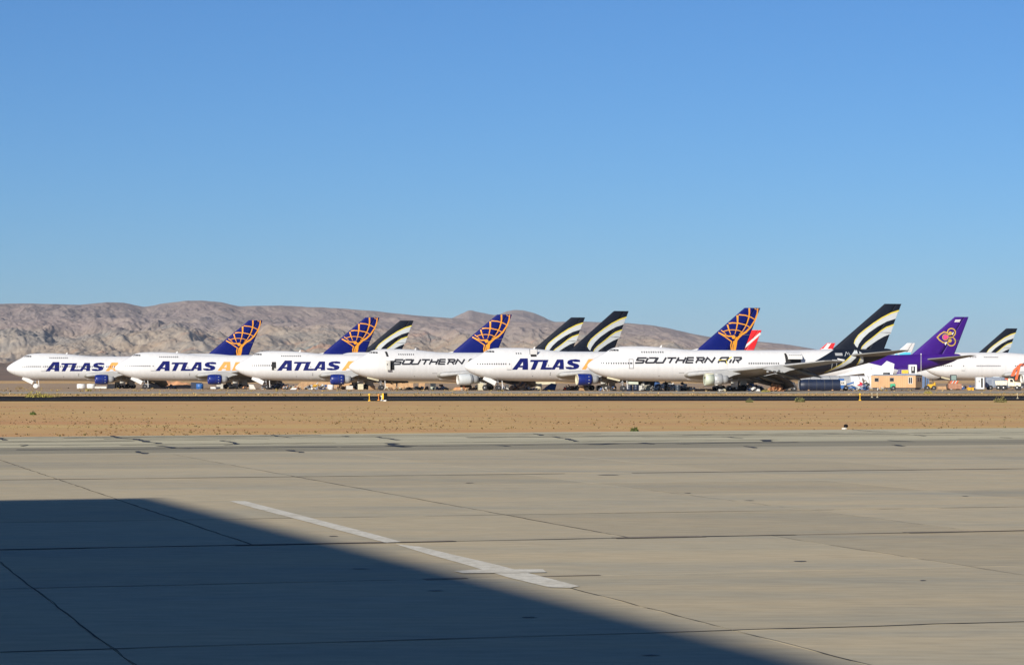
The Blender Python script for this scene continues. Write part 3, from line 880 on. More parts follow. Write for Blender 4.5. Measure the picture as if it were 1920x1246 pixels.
def engine(t, x, y, z, kind):
    """turbofan under the wing: each cowl a part of it"""
    mb = MB(); n = 28
    if kind == 'stripped':
        mb.lathe([(1.9, 1.22), (1.95, 1.30), (3.6, 1.30), (3.7, 1.15)], (x, y, z), 'x', n, 0)
        for k in range(9):
            an = k * .7
            mb.box((x + 2.4 + .12 * (k % 3), y + math.cos(an) * 1.31, z + math.sin(an) * 1.31), (.45, .16, .16), 1)
        e = mb.build('engine', [M_GREY, M_OFF], t)
        m2 = MB(); m2.lathe([(0.05, 1.02), (0, 1.1), (0, 1.22), (.06, 1.29), (1.85, 1.29), (1.85, 1.0)], (x, y, z), 'x', n, 0, False)
        m2.build('inlet_barrel', M_GREENP, e)
        m2 = MB(); m2.lathe([(.03, 1.305), (.75, 1.305)], (x, y, z + .02), 'x', n, 0, False)
        top = MB()
        top.prism([(0.1, .55), (1.8, .75), (1.8, 1.33), (0.1, 1.33)], 'y', -.55, .55)
        top.v = [(a + x, b + y, c + z) for a, b, c in top.v]
        top.build('bleed_duct', M_CREAM, e)
        m3 = MB(); m3.box((x + 1.9, y, z - 1.42), (4.0, .3, .12)); m3.build('cradle_rail', M_DARKM, e)
    else:
        cm = {'blue': M_COWLB, 'white': M_SILV, 'cream': M_COWLB}[kind]
        mb.lathe([(.12, 1.16), (.30, 1.24), (.8, 1.33), (1.9, 1.37), (2.9, 1.34), (3.4, 1.27), (3.4, 1.12)], (x, y, z), 'x', n, 0, False)
        e = mb.build('engine', cm, t)
        m2 = MB(); m2.lathe([(.55, .98), (.2, 1.04), (.03, 1.10), (.05, 1.16), (.16, 1.22)], (x, y, z), 'x', n, 0, False)
        m2.build('inlet_lip', {'blue': M_COWLB, 'white': M_OFF, 'cream': M_CREAM}[kind], e)
        if kind == 'white':
            m2 = MB(); m2.lathe([(2.86, 1.345), (2.98, 1.342)], (x, y, z + .002), 'x', n, 0, False); m2.build('cowl_seam', M_DARKM, e)
        else:
            m2 = MB(); m2.lathe([(1.85, 1.376), (1.89, 1.376)], (x, y, z + .002), 'x', n, 0, False); m2.build('cowl_seam', M_DARKM, e)
            for k in range(3):
                m2 = MB(); an = R(-35 + 32 * k)
                m2.box((x + 2.6, y - math.cos(an) * 1.35, z + math.sin(an) * 1.35), (.3, .06, .16)); m2.build('cowl_latch', M_GREY, e)
    m2 = MB(); m2.lathe([(.9, 0.02), (.9, 1.02)], (x, y, z), 'x', n, 0, False); m2.build('fan_face', M_DARKM, e)
    m2 = MB(); m2.lathe([(3.3, 1.06), (4.2, .98), (5.0, .88), (5.0, .7)], (x, y, z), 'x', n, 0, False); m2.build('core_cowl', M_GREY, e)
    m2 = MB(); m2.lathe([(4.7, .55), (5.2, .45), (6.0, .06)], (x, y, z), 'x', n, 0); m2.build('exhaust_cone', M_DARKM, e)
    return e

def pylon(t, x, z, y, bare=False):
    mb = MB()
    mb.prism([(x + .6, z + 1.25), (x + 2.4, z + 1.75), (x + 4.6, z + 2.12), (x + 8.0, z + 1.3), (x + 6.4, z + .95), (x + 5.3, z + .5), (x + 3.4, z + .85)], 'y', y - .3, y + .3)
    p = mb.build('engine_pylon', M_LEDGE, t)
    if bare:
        mb = MB()
        for k in range(7):
            mb.box((x + 1.6 + .5 * k, y - .2, z + .75 + .1 * (k % 3)), (.3, .5, .35), k % 2, Matrix.Rotation(k, 3, 'Y'))
        mb.build('cut_pipework', [M_GREY, M_DARKM], p)
    return p

def gear_truck(t, x, y, ztop):
    mb = MB()
    mb.tube((x, y, .62), (x - .1, y, ztop), .17, .2, 10)
    mb.tube((x - .9, y, .66), (x + .9, y, .66), .13)
    mb.tube((x, y, 1.0), (x + 1.6, y, ztop), .09)
    g = mb.build('main_gear', M_STEEL, t)
    for dx in (-.74, .74):
        for dy in (-.56, .56):
            link('wheel', WHEEL, g, (x + dx, y + dy, .62))
    mb = MB(); mb.box((x + .2, y - .95 * (1 if y < 0 else -1), 1.55), (1.5, .06, 1.3)); mb.build('gear_door', M_OFF, g)

def nose_gear(t, door, cover):
    x = 7.9
    mb = MB()
    mb.tube((x, 0, .62), (x - .15, 0, 2.7), .13, .17, 10)
    mb.tube((x, -.6, .62), (x, .6, .62), .1)
    mb.tube((x - .05, 0, 1.3), (x - 2.2, 0, 2.7), .08)
    mb.box((x - .2, 0, 1.9), (.5, .6, .35), 0)
    g = mb.build('nose_gear', M_STEEL, t)
    if cover:
        mb = MB(); mb.lathe([(-.75, .5), (-.7, .66), (0, .70), (.7, .66), (.75, .5)], (x, 0, .66), 'y', 20); mb.build('wheel_cover', M_WHITE2, g)
    else:
        for dy in (-.46, .46):
            link('wheel', WHEEL, g, (x, dy, .62))
    if door:
        mb = MB()
        mb.box((x - 2.25, -.9, 2.32), (3.1, .09, 1.05), 0, Matrix.Rotation(R(27), 3, 'Y'))
        mb.build('gear_door', M_WHITE2, g)
    else:
        mb = MB(); mb.box((x - 2.3, -.85, 2.62), (2.9, .08, .34), 0, Matrix.Rotation(R(13), 3, 'Y')); mb.build('gear_door', M_CREAM, g)
    mb = MB(); mb.box((x + .75, -.75, 1.35), (.16, .07, 1.75), 0, Matrix.Rotation(R(-4), 3, 'Y')); mb.build('gear_door', M_WHITE2, g)

FUS_FAIR = [(18.2, .3, .1), (20, 1.6, .35), (23, 3.05, .75), (27, 3.62, 1.0), (36, 3.62, 1.05), (40, 3.1, .8), (43, 1.6, .4), (45, .3, .1)]
def fairing(t, m):
    mb = MB(); vs_ = []; ns = 20
    for a, wd, dep in FUS_FAIR:
        for i in range(ns + 1):
            an = math.pi * i / ns
            vs_.append((a, -math.cos(an) * wd, 2.95 - math.sin(an) * (dep + .22) + (1 - math.sin(an)) * dep * .9))
    fs = [(k * (ns + 1) + i, k * (ns + 1) + i + 1, (k + 1) * (ns + 1) + i + 1, (k + 1) * (ns + 1) + i) for k in range(len(FUS_FAIR) - 1) for i in range(ns)]
    mb.add(vs_, fs, 0, True)
    mb.build('belly_fairing', m, t)

MESH = {}
def shared(key, fn):
    if key not in MESH: MESH[key] = fn()
    return MESH[key]

def jet(label, J, livery, eng='blue', outboard=None, door=True, cover=False, starboard='stub', wings=True, long=False, extra=None, scale=1.0, group='stored jumbo jets', opened=(), main_windows=True, upper=10, flaps=True, gear=True, z=0.0, cut=False):
    t = thing('jumbo_jet', label, 'airliner', (J.x, J.D, z), J.th, group)
    if scale != 1: t.scale = (scale,) * 3
    hm = {'A': M_HULL_A, 'S': M_HULL_S, 'T': M_HULL_T, 'W': M_HULL_A, 'Q': M_HULL_A, 'P': M_HULL_A, 'C': M_HULL_A}[livery]
    fm = {'A': M_FINBLUE, 'S': M_NAVY, 'T': M_PURP, 'W': M_WHITE, 'Q': M_RED, 'P': M_RED, 'C': M_WHITE}[livery]
    fus = link('fuselage', shared('hull' + livery + str(long), lambda: hull_mesh(hm, long)), t)
    hy = lambda a, z_: hull_y(a, z_, long)
    fin = link('fin', shared('fin' + livery, lambda: fin_part(0, HINGE, fm, 'fin')), t)
    rud = link('rudder', shared('rud' + livery, lambda: fin_part(HINGE + .006, 1.0, fm, 'rudder')), t)
    if livery == 'A':
        mb = MB(); mb.prism([(51.8, 8.9), (56.2, 9.75), (58, 9.0), (58, 8.6)], 'y', -.16, .16)
        mb.build('dorsal_fairing', M_WHITE2, t)
    for side in (-1, 1):
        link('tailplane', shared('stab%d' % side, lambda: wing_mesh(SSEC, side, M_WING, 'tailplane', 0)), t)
    if livery == 'A':
        link('tail_emblem', shared('globe', lambda: polys_mesh('tail_emblem', GLOBE, fin_y, M_ORANGE, .05, .3, clampx=True)), fin)
    if livery == 'S':
        link('tail_stripe', shared('sw', lambda: polys_mesh('tail_stripe', SWOOSH, fin_y, M_SILV, .03, .4)), fin)
        link('tail_stripe', shared('swe', lambda: polys_mesh('tail_stripe', SWEDGE, fin_y, M_YEL, .065, .4)), fin)
        link('hull_stripe', shared('hsw', lambda: polys_mesh('hull_stripe', HSW, hull_y, M_SILV, .02, .35)), fus)
        link('hull_stripe', shared('hswe', lambda: polys_mesh('hull_stripe', HSWE, hull_y, M_YEL, .05, .35)), fus)
    mb = MB()
    for z_ in (12.9,):
        mb.box((fin_te(z_) - 1.45, -.27, z_), (2.9, .05, .07))
    mb.build('rudder_gap', M_FRAME, rud)
    if not wings:
        return t
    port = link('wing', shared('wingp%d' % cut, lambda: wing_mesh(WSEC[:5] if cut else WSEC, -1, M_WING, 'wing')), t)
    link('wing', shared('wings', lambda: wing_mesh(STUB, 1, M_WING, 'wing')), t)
    fairing(t, M_WHITE)
    def slatf():
        mb = MB(); vs_ = []
        ss = WSEC[1:5] if cut else WSEC[1:6]
        for (y, xl, ch, zz, tc) in ss:
            for x in (.02, .004, 0, .004, .02, .05):
                pass
            pts = [(.045, .9), (.02, .62), (.004, .26), (-.002, 0), (.004, -.24), (.02, -.5)]
            for (x, s_) in pts:
                tt = thick(max(x, 0), tc, ch) * (1 if s_ > 0 else -.85) + (.03 if s_ > 0 else -.03)
                if abs(s_) < .01: tt = 0
                vs_.append((xl + x * ch - .02, -y, zz + tt - (x - .3) * ch * math.tan(R(2))))
        mb.add(vs_, [(k * 6 + i, k * 6 + i + 1, k * 6 + 7 + i, k * 6 + 6 + i) for k in range(len(ss) - 1) for i in range(5)], 0, True)
        return mb.mesh('leading_edge', M_LEDGE)
    link('leading_edge', shared('le%d' % cut, slatf), port)
    if flaps:
        def flap(y0, y1, x0, x1, z0, z1, ch, ang):
            mb = MB()
            vs_ = []
            for (y, x, zz) in ((y0, x0, z0), (y1, x1, z1)):
                for (u, h) in ((0, .0), (.12, .2), (.45, .22), (1, .03), (1, -.03), (.45, -.12), (.12, -.14)):
                    vs_.append((x + u * ch * math.cos(ang) + h * math.sin(ang), -y, zz - u * ch * math.sin(ang) + h * math.cos(ang)))
            mb.add(vs_, [(i, (i + 1) % 7, 7 + (i + 1) % 7, 7 + i) for i in range(7)] + [tuple(range(7)), tuple(range(13, 6, -1))])
            return mb
        for args in ((3.9, 11.3, 37.2, 38.6, 2.95, 3.75, 4.6, R(24)), (13.2, 19.6, 39.6, 42.2, 4.15, 4.8, 2.3, R(17))):
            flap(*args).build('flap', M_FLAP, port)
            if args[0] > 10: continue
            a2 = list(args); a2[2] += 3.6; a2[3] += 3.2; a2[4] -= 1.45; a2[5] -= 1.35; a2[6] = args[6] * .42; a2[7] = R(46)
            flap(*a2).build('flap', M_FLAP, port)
        for (y, x, zz) in ((5.2, 34.8, 2.75), (9.6, 35.4, 3.3), (14.6, 37.8, 4.05), (19.2, 40.8, 4.6)):
            mb = MB(); mb.lathe([(0, .03), (.8, .3), (2.2, .42), (4.2, .36), (6.2, .05)], (0, 0, 0), 'x', 10)
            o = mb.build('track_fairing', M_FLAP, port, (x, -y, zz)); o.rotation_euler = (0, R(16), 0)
    if eng:
        engine(t, 23.0, -11.7, 2.5, eng)
    pylon(t, 23.0, 2.5, -11.7)
    if not cut: pylon(t, 32.4, 3.45, -21.2, True)
    if outboard:
        engine(t, 32.4, -21.2, 3.45, outboard)
    if gear:
        nose_gear(t, door, cover)
        for (x, y) in ((30.9, -5.4), (33.9, -1.9), (33.9, 1.9), (30.9, 5.4)):
            gear_truck(t, x, y, 3.0)
    # windows, doors, lettering
    ws = []
    zw = 5.86
    run = [(2.5 + .52 * i) for i in range(13)] if not long else [(2.6 + .52 * i) for i in range(8)] + [13.5 + .51 * i for i in range(14)] + [24.6 + .51 * i for i in range(18)]
    if livery == 'S' and 'door4' in opened: run = []
    if livery == 'S' and extra == 'six': run = run + [35.2 + .51 * i for i in range(14)] + [43.4 + .51 * i for i in range(4)] + [48.2 + .51 * i for i in range(12)]
    if extra == 'one': run = run + [10.2 + .51 * i for i in range(32)] + [27 + .51 * i for i in range(12)]
    for a in run: ws.append(rect(a, a + .25, zw, zw + .36))
    for i in range(upper):
        a = (11.5 + .52 * i) if not long else (12 + .52 * i)
        if long and 4 <= i < 8: continue
        ws.append(rect(a, a + .25, 8.28, 8.60))
    link('cabin_windows', polys_mesh('cabin_windows', ws, hy, M_WIN, .025, 5), fus)['kind'] = 'stuff'
    ck = [([(4.62, 8.62), (5.35, 8.66), (5.40, 9.06), (5.05, 8.98)], []), ([(5.45, 8.66), (6.0, 8.68), (6.0, 9.06), (5.48, 9.06)], []), ([(6.08, 8.68), (6.55, 8.66), (6.62, 9.0), (6.08, 9.05)], [])]
    for k in ck:
        link('cockpit_window', polys_mesh('cockpit_window', [k], hy, M_WIN, .03, .2), fus)
    # radome joint
    rj = []
    for k in range(16):
        z0 = 3.75 + .22 * k
        rj.append(rect(2.02, 2.06, z0, z0 + .22))
    link('radome_joint', shared('rj', lambda: polys_mesh('radome_joint', rj, hull_y, M_FAINT, .012, .3)), fus)
    if 'door3' in opened:
        link('door_opening', polys_mesh('door_opening', [rect(9.0, 10.1, 4.85, 6.95)], hy, M_HOLE, .03, .3), fus)
        mb = MB(); mb.box((9.85, -3.22, 5.1), (.5, .1, .5)); mb.build('door_sill_cover', M_OFF, fus)
    elif 'door4' in opened:
        link('door_opening', polys_mesh('door_opening', [rect(9.1, 10.15, 4.75, 6.95)], hy, M_HOLE, .03, .3), fus)
        mb = MB(); mb.bevbox((8.45, -3.75, 5.85), (1.15, .28, 2.2), .1)
        d = mb.build('door', M_OFF, t)
        mb = MB(); mb.box((8.2, -3.9, 6.05), (.22, .03, .3)); mb.build('window', M_WIN, d)
        link('hatch_opening', polys_mesh('hatch_opening', [([(8.5, 7.9), (9.05, 7.9), (8.9, 9.1), (8.35, 9.1)], [])], hy, M_HOLE, .03, .2), fus)
    else:
        six = livery == 'S'
        dx = -.62 if six else 0
        link('door', polys_mesh('door', [frame(9.1 + dx, 10.15 + dx, 4.85, 6.95, .13 if six else .05)], hy, M_FRAME if six else M_FAINT, .03, .3), fus)
        link('door_window', polys_mesh('door_window', [rect(9.62 + dx, 9.84 + dx, 5.85, 6.2)], hy, M_WIN, .03, .3), fus)
        if not six:
            link('door_sill', polys_mesh('door_sill', [rect(9.1, 10.15, 4.68, 4.76)], hy, M_FRAME, .03, .3), fus)
    if livery in 'AS':
        if livery == 'A':
            for k, ((o_, h_), c_) in enumerate(ATLAS):
                link('letter', shared('at%d' % k, lambda: polys_mesh('letter', [(o_, h_)], hull_y, M_ORANGE2 if c_ else M_ABLUE, .022, .4)), fus)
            link('door_mark', shared('d2', lambda: polys_mesh('door_mark', [(T5([(955, 395), (975, 395), (975, 410), (955, 410)]), []), (T5([(985, 440), (1000, 440), (1000, 468), (985, 468)]), [])], hull_y, M_FRAME, .05, .3)), fus)['kind'] = 'stuff'
            link('vent', shared('vent', lambda: polys_mesh('vent', [rect(19.25, 19.5, 4.0, 4.12), rect(19.33, 19.42, 3.6, 4.0), rect(19.25, 19.5, 3.5, 3.62)], hull_y, M_FRAME, .03, .3)), fus)
        else:
            for k, (ps, c_) in enumerate(SOUTH):
                link('letter', shared('so%d' % k, lambda: polys_mesh('letter', ps, hull_y, M_YEL if c_ else M_SLETT, .022, .4)), fus)
            link('door_sill', shared('ds6', lambda: polys_mesh('door_sill', [rect(19.6, 20.8, 3.95, 4.02)], hull_y, M_FRAME, .03, .3)), fus)
    link('probe', shared('probe', lambda: polys_mesh('probe', [rect(15.2, 15.38, 3.2, 3.36)], hull_y, M_FRAME, .03, .3)), fus)
    if not long:
        mb = MB(); mb.prism([(16.0, 9.45), (16.5, 9.45), (16.62, 9.98), (16.42, 9.98)], 'y', -.04, .04); mb.build('antenna', M_WHITE2, fus)
        mb = MB(); mb.prism([(6.6, 9.5), (7.0, 9.6), (7.0, 9.75), (6.75, 9.72)], 'y', -.12, .12); mb.build('roof_beacon', M_DARKM, fus)
    if extra == 'six':
        link('cargo_opening', polys_mesh('cargo_opening', [rect(43.6, 47.1, 5.15, 8.25)], hull_y, M_HOLE, .03, .3), fus)
        mb = MB()
        # raised cargo door, hinged along its top edge
        hz, hyy = 8.45, -2.05
        pts = []
        for k in range(7):
            an = R(4 + 8.0 * k)
            pts.append((hyy - math.sin(R(90) - an * .25) * .40 * k, hz - (k * .06) ** 1.0 - .022 * k * k))
        poly = pts + [(p[0], p[1] + .16) for p in reversed(pts)]
        mb.prism(poly, 'x', 43.75, 47.0)
        mb.build('cargo_door', M_WHITE2, t)
        d = t.children[-1]
        mb = MB()
        for k in range(6):
            mb.box((44.2 + .47 * k, hyy - 2.03, 7.72 + .12), (.2, .5, .05), 0)
        mb.build('door_windows', M_WIN, d)
        mb = MB()
        mb.prism([(-4.45, 6.95), (-4.38, 6.95), (-4.38, 7.72), (-4.45, 7.72)], 'x', 43.75, 47.0)
        mb.build('door_lip', M_WHITE2, d)
        # marks on the black rear hull
        link('flag_patch', polys_mesh('flag_patch', [rect(55.2, 56.9, 7.75, 8.35)], hull_y, M_GREY, .03, .3), fus)
        link('white_mark', polys_mesh('white_mark', [([(55.6, 7.2), (57.3, 6.9), (57.3, 5.9), (56.8, 5.9), (56.8, 6.6), (55.6, 6.85)], [])], hull_y, M_WHITE2, .03, .3), fus)
        link('registration', polys_mesh('registration', [rect(52.0 + .32 * k, 52.22 + .32 * k, 6.25, 6.55) for k in range(8)], hull_y, M_SILV, .03, .3), fus)['kind'] = 'stuff'
        link('door', polys_mesh('door', [frame(54.3, 55.5, 4.75, 6.85, .1)], hull_y, M_SILV, .03, .3), fus)
        link('scrape_mark', polys_mesh('scrape_mark', stroke([(57.4, 7.6), (57.9, 8.6), (58.2, 8.0)], .1) + stroke([(58.4, 8.5), (58.9, 7.2), (58.9, 6.2)], .09), hull_y, M_SILV, .03, .3), fus)
    if extra == 'five':
        link('hatch_opening', polys_mesh('hatch_opening', [rect(14.9, 16.3, 7.7, 8.25)], hull_y, M_HOLE, .03, .2), fus)
        mb = MB(); mb.prism([(-2.25, 8.30), (-2.33, 8.22), (-2.55, 9.30), (-2.47, 9.36)], 'x', 14.85, 16.4)
        mb.build('escape_hatch_door', M_WHITE2, t)
        mb = MB(); mb.tube((16.5, -2.25, 8.3), (16.35, -2.6, 9.45), .06); mb.tube((14.75, -2.25, 8.3), (14.6, -2.6, 9.45), .06); mb.build('hatch_arms', M_DARKM, t)
    return t

jets = []
jets.append(jet('leftmost white jumbo jet with blue lettering, white cover over its nose wheel', Jet(12.5, 706, 15), 'A', 'blue', door=True, cover=True, extra='one', upper=10))
jets.append(jet('white jumbo jet with blue and orange lettering, second from the left, its forward door shut', Jet(215, 674.6, 14.8), 'A', 'blue'))
jets.append(jet('white jumbo jet with blue lettering and a dark open forward door', Jet(441, 648.5, 10), 'A', 'blue', opened=('door3',)))
jets.append(jet('white jumbo jet with black lettering, grey engine and its forward door swung open', Jet(654.5, 602.5, 20), 'S', 'white', cut=True, door=False, opened=('door4',), upper=8))
jets.append(jet('white jumbo jet with blue lettering and a hatch raised on its hump', J5, 'A', 'cream', extra='five', upper=3))
jets.append(jet('nearest white jumbo jet with black lettering, raised rear cargo door and black tail', J6, 'S', 'stripped', door=False, extra='six', upper=10))
def tailpos(px_te, D_te):
    """nose position of a jet whose fin tip shows at that column and depth"""
    j = Jet(960, 0)
    j.x = gx(px_te, D_te) - 71.2 * math.cos(TH); j.D = D_te - 71.2 * math.sin(TH)
    return j
jet('jumbo jet behind the others, its striped black tail right of the second globe tail', tailpos(775.5, 729), 'S', wings=False)
jet('jumbo jet behind the others, smaller striped black tail left of a taller one', tailpos(1097, 692), 'S', wings=False)
jet('farthest striped black tail rising behind the white hull at the right edge', tailpos(1907.5, 843), 'S', wings=False)
jq = jet('distant jet with red tail crossed by a white diagonal line', tailpos(1428, 874), 'Q', wings=False)
jt = jet('jumbo jet with purple tail carrying a gold and pink flower emblem', tailpos(1816, 686), 'T', wings=False)
jw = jet('plain white jumbo jet with long upper deck at the right edge', Jet(1735.5, 742), 'W', 'white', long=True, upper=16, scale=1.06, door=False)
jp = jet('far jet showing only a small red and white banded tail tip', tailpos(1566, 1190), 'P', wings=False)
jc = jet('far jet with white tail tip above a pale blue band', tailpos(1716, 1190), 'C', wings=False)
def child(t, n): return [c for c in t.children if c.name.split('.')[0] == n][0]
# red tail: white diagonal
f_ = child(jq, 'fin')
link('tail_stripe', polys_mesh('tail_stripe', stroke([(61.5, 10.5), (70.8, 18.2)], .75) + stroke([(61.2, 10.0), (62.0, 10.9)], 1.2), fin_y, M_WHITE2, .03, .9), f_)
f_ = child(jp, 'fin')
link('tail_stripe', polys_mesh('tail_stripe', [([(63.9, 15.0), (67.6, 19.2), (69.3, 19.2), (66.2, 15.0)], []), ([(57, 10.2), (60, 10.2), (68.5, 15.9), (69.6, 15.9), (69.6, 16.6), (64.6, 16.6), (63.8, 15.9)], [])], fin_y, M_WHITE2, .03, .9), f_)
f_ = child(jc, 'fin')
link('tail_stripe', polys_mesh('tail_stripe', [([(57.4, 10.4), (67.5, 10.4), (69.2, 14.9), (66, 15.0), (63.2, 14.4), (61.6, 14.2)], [])], fin_y, M_CYAN, .03, .9), f_)
# flower emblem on the purple tail
JT = tailpos(1816, 686)
qt = JT.z(1700, 580, 7.327, 0.0)
TT = lambda pts: [qt(*p) for p in pts]
pm = 1 / 7.327 / 7.0
def arc(cx, cy, r, a0, a1, n=12):
    return [(cx + r * math.cos(R(a0 + (a1 - a0) * i / n)), cy - r * math.sin(R(a0 + (a1 - a0) * i / n))) for i in range(n + 1)]
f_ = child(jt, 'fin')
gold = stroke(TT([(578, 352), (548, 318), (505, 308), (455, 338), (412, 382), (440, 418), (490, 452), (548, 458), (575, 430)]), 17 * pm) + stroke(TT(arc(608, 316, 56, 190, -62)), 16 * pm) + stroke(TT(arc(608, 440, 58, 62, -175)), 16 * pm) + stroke(TT(arc(524, 380, 40, 0, 360, 16)), 9 * pm)
gold += [disc(qt(592, 326), 26 * pm), disc(qt(588, 428), 26 * pm)] + stroke(TT([(575, 385), (640, 378)]), 16 * pm)
link('tail_emblem', polys_mesh('tail_emblem', gold, fin_y, M_GOLD, .05, .35), f_)
link('emblem_heart', polys_mesh('emblem_heart', [disc(qt(522, 380), 31 * pm)] + [(TT([(540, 352), (578, 378), (540, 404)]), [])], fin_y, M_PINK, .06, .9), f_)
link('emblem_patch', polys_mesh('emblem_patch', [(TT([(612, 340), (632, 305), (642, 318), (622, 352)]), []), (TT([(512, 470), (535, 440), (545, 452), (528, 492)]), [])], fin_y, M_WHITE2, .06, .9), f_)
link('flag_patch', polys_mesh('flag_patch', [(TT([(665, 140), (738, 138), (732, 152), (657, 154)]), []), (TT([(655, 158), (728, 157), (722, 172), (648, 172)]), [])], fin_y, M_WHITE2, .05, .9), f_)

# ------------------------------------------------------------------ hangar behind the viewer's left shoulder (its shadow falls on the apron)
LSH = 55.0
HH = LSH * math.tan(R(SUN_EL))
CX, CY = gp(290, 933)
cx_, cy_ = CX - LSH * math.sin(st), CY - LSH * math.cos(st)
M_HWALL = mat('hangar_cladding', (.45, .43, .38), .6, .1, .3, stretch=(6, 6, .2))
M_HROOF = mat('hangar_roof', (.35, .35, .36), .5, .1, .4)
hg = thing('hangar', 'tall flat roofed metal hangar standing out of view, casting the apron shadow', 'building', (cx_, cy_, 0), R(18.15))
mb = MB(); mb.box((-30, -32, HH / 2 - .2), (60, 64, HH - .4)); mb.build('wall', M_HWALL, hg)
mb = MB(); mb.box((-30, -32, HH - .2), (60.02, 64.02, .4)); mb.build('roof', M_HROOF, hg)
for k in range(4):
    mb = MB(); mb.box((-10 - 12 * k, .12, 5.5), (11.6, .2, 11)); mb.build('door_leaf', M_GREY, hg)

# ------------------------------------------------------------------ field scrub (nobody could count it)
def tufts(name, label, n, gen, cols, hs, seed, cat):
    rg = np.random.RandomState(seed)
    V = []; Fc = []; MI = []
    mats = [mat(name + '_%d' % i, c, .95, .3, 3) for i, c in enumerate(cols)]
    for k in range(n):
        x, y = gen(rg)
        h = hs[0] + (hs[1] - hs[0]) * rg.rand() ** 2.2
        mi = rg.randint(len(cols))
        nb = 5 + rg.randint(4)
        for b in range(nb):
            an = rg.rand() * 6.283; sp = h * (.3 + .9 * rg.rand()); w_ = h * (.22 + .25 * rg.rand())
            bx, by = x + math.cos(an) * sp * .35, y + math.sin(an) * sp * .35
            tx, ty = x + math.cos(an) * sp, y + math.sin(an) * sp
            px_, py_ = -math.sin(an) * w_, math.cos(an) * w_
            o_ = len(V)
            hh = h * (.5 + .6 * rg.rand())
            V += [(bx - px_, by - py_, -.05), (bx + px_, by + py_, -.05), (tx + px_ * .5, ty + py_ * .5, hh - .05), (tx - px_ * .5, ty - py_ * .5, hh * .8 - .05)]
            Fc.append((o_, o_ + 1, o_ + 2, o_ + 3)); MI.append(mi)
    me = bpy.data.meshes.new(name); me.from_pydata(V, [], Fc)
    for m in mats: me.materials.append(m)
    me.polygons.foreach_set('material_index', MI); me.update()
    return tag(link(name, me), label, cat, None, 'stuff')
def field(rg):
    while True:
        py = 757 + (815 - 757) * rg.rand() ** .9
        px = -60 + 2040 * rg.rand()
        D = gy(py + 2)
        x = gx(px, D)
        y_edge = C0[1] + (x - C0[0]) / (C1[0] - C0[0]) * (C1[1] - C0[1])
        cl = float(vnoise(np.array([x / 9.0]), np.array([D / 14.0]), 77)[0] + .6 * vnoise(np.array([x / 31.0]), np.array([D / 40.0]), 78)[0])
        if rg.rand() > .5 + 1.1 * cl: continue
        if D > y_edge + 1 and D < 318 + x * SL - .5: return x, D
def margin(rg):
    D = 405 + 66 * rg.rand(); x = gx(-60 + 2040 * rg.rand(), D)
    return x, D + x * SL
def lotgen(rg):
    D = 542 + 260 * rg.rand() ** 1.5; x = gx(-60 + 2040 * rg.rand(), D)
    return x, D + x * SL
tufts('dry_scrub', 'low dry tufts and weeds scattered over the dirt field', 2600, field, [(.26, .16, .075), (.20, .13, .06), (.15, .10, .05), (.17, .14, .055), (.30, .20, .085)], (.02, .105), 1, 'scrub')
tufts('field_stones', 'small stones and clods strewn over the orange dirt field', 1500, field, [(.30, .19, .10), (.18, .11, .06), (.40, .28, .16)], (.02, .06), 5, 'stones')
tufts('verge_grass', 'dry yellow grass on the strip between runway and far taxiway', 1500, margin, [(.46, .34, .15), (.30, .22, .10), (.20, .16, .07)], (.08, .28), 2, 'grass')
tufts('lot_weeds', 'tumbleweed and dry weeds growing across the storage lot', 1300, lotgen, [(.42, .30, .14), (.26, .19, .10), (.34, .25, .08)], (.08, .4), 3, 'weeds')

def bush(px, py, wd, ht, col, label, seed):
    D = gy(py); x = gx(px, D)
    rg = random.Random(seed)
    t = thing('desert_bush', label, 'bush', (x, D, -.05), 0, 'bushes along the runway edges')
    mb = MB(); lf = MB()
    for k in range(9):
        an = rg.uniform(0, 6.28); r_ = rg.uniform(.2, .9)
        mb.tube((0, 0, 0), (math.cos(an) * wd * .4 * r_, math.sin(an) * wd * .4 * r_, ht * rg.uniform(.5, .9)), .03, .008, 5)
    n = int(260)
    for k in range(n):
        an = rg.uniform(0, 6.28); r_ = math.sqrt(rg.random()) * wd / 2
        lump = .62 + .38 * math.sin(an * 3 + seed) * math.cos(r_ * 5 / wd + seed)
        z = rg.random() * ht * lump * (1 - (r_ / (wd / 2)) ** 2 * .6)
        c = Vector((math.cos(an) * r_, math.sin(an) * r_, z)); s_ = rg.uniform(.05, .13) * (ht + .5) * .7
        u = Vector((rg.uniform(-1, 1), rg.uniform(-1, 1), rg.uniform(-1, 1))).normalized(); v = u.orthogonal().normalized()
        lf.add([c - u * s_, c + v * s_ * .6, c + u * s_, c - v * s_ * .6], [(0, 1, 2, 3)])
    mb.build('stem', mat('bush_stem', (.12, .085, .05), .9, .2), t)
    lf.build('foliage', mat('bush_' + str(seed), col, .9, .3, 4), t)
G1, Y1_ = (.10, .13, .025), (.36, .30, .06)
bush(1190, 807, .42, .32, G1, 'small bright green bush at the edge of the taxiway', 1)
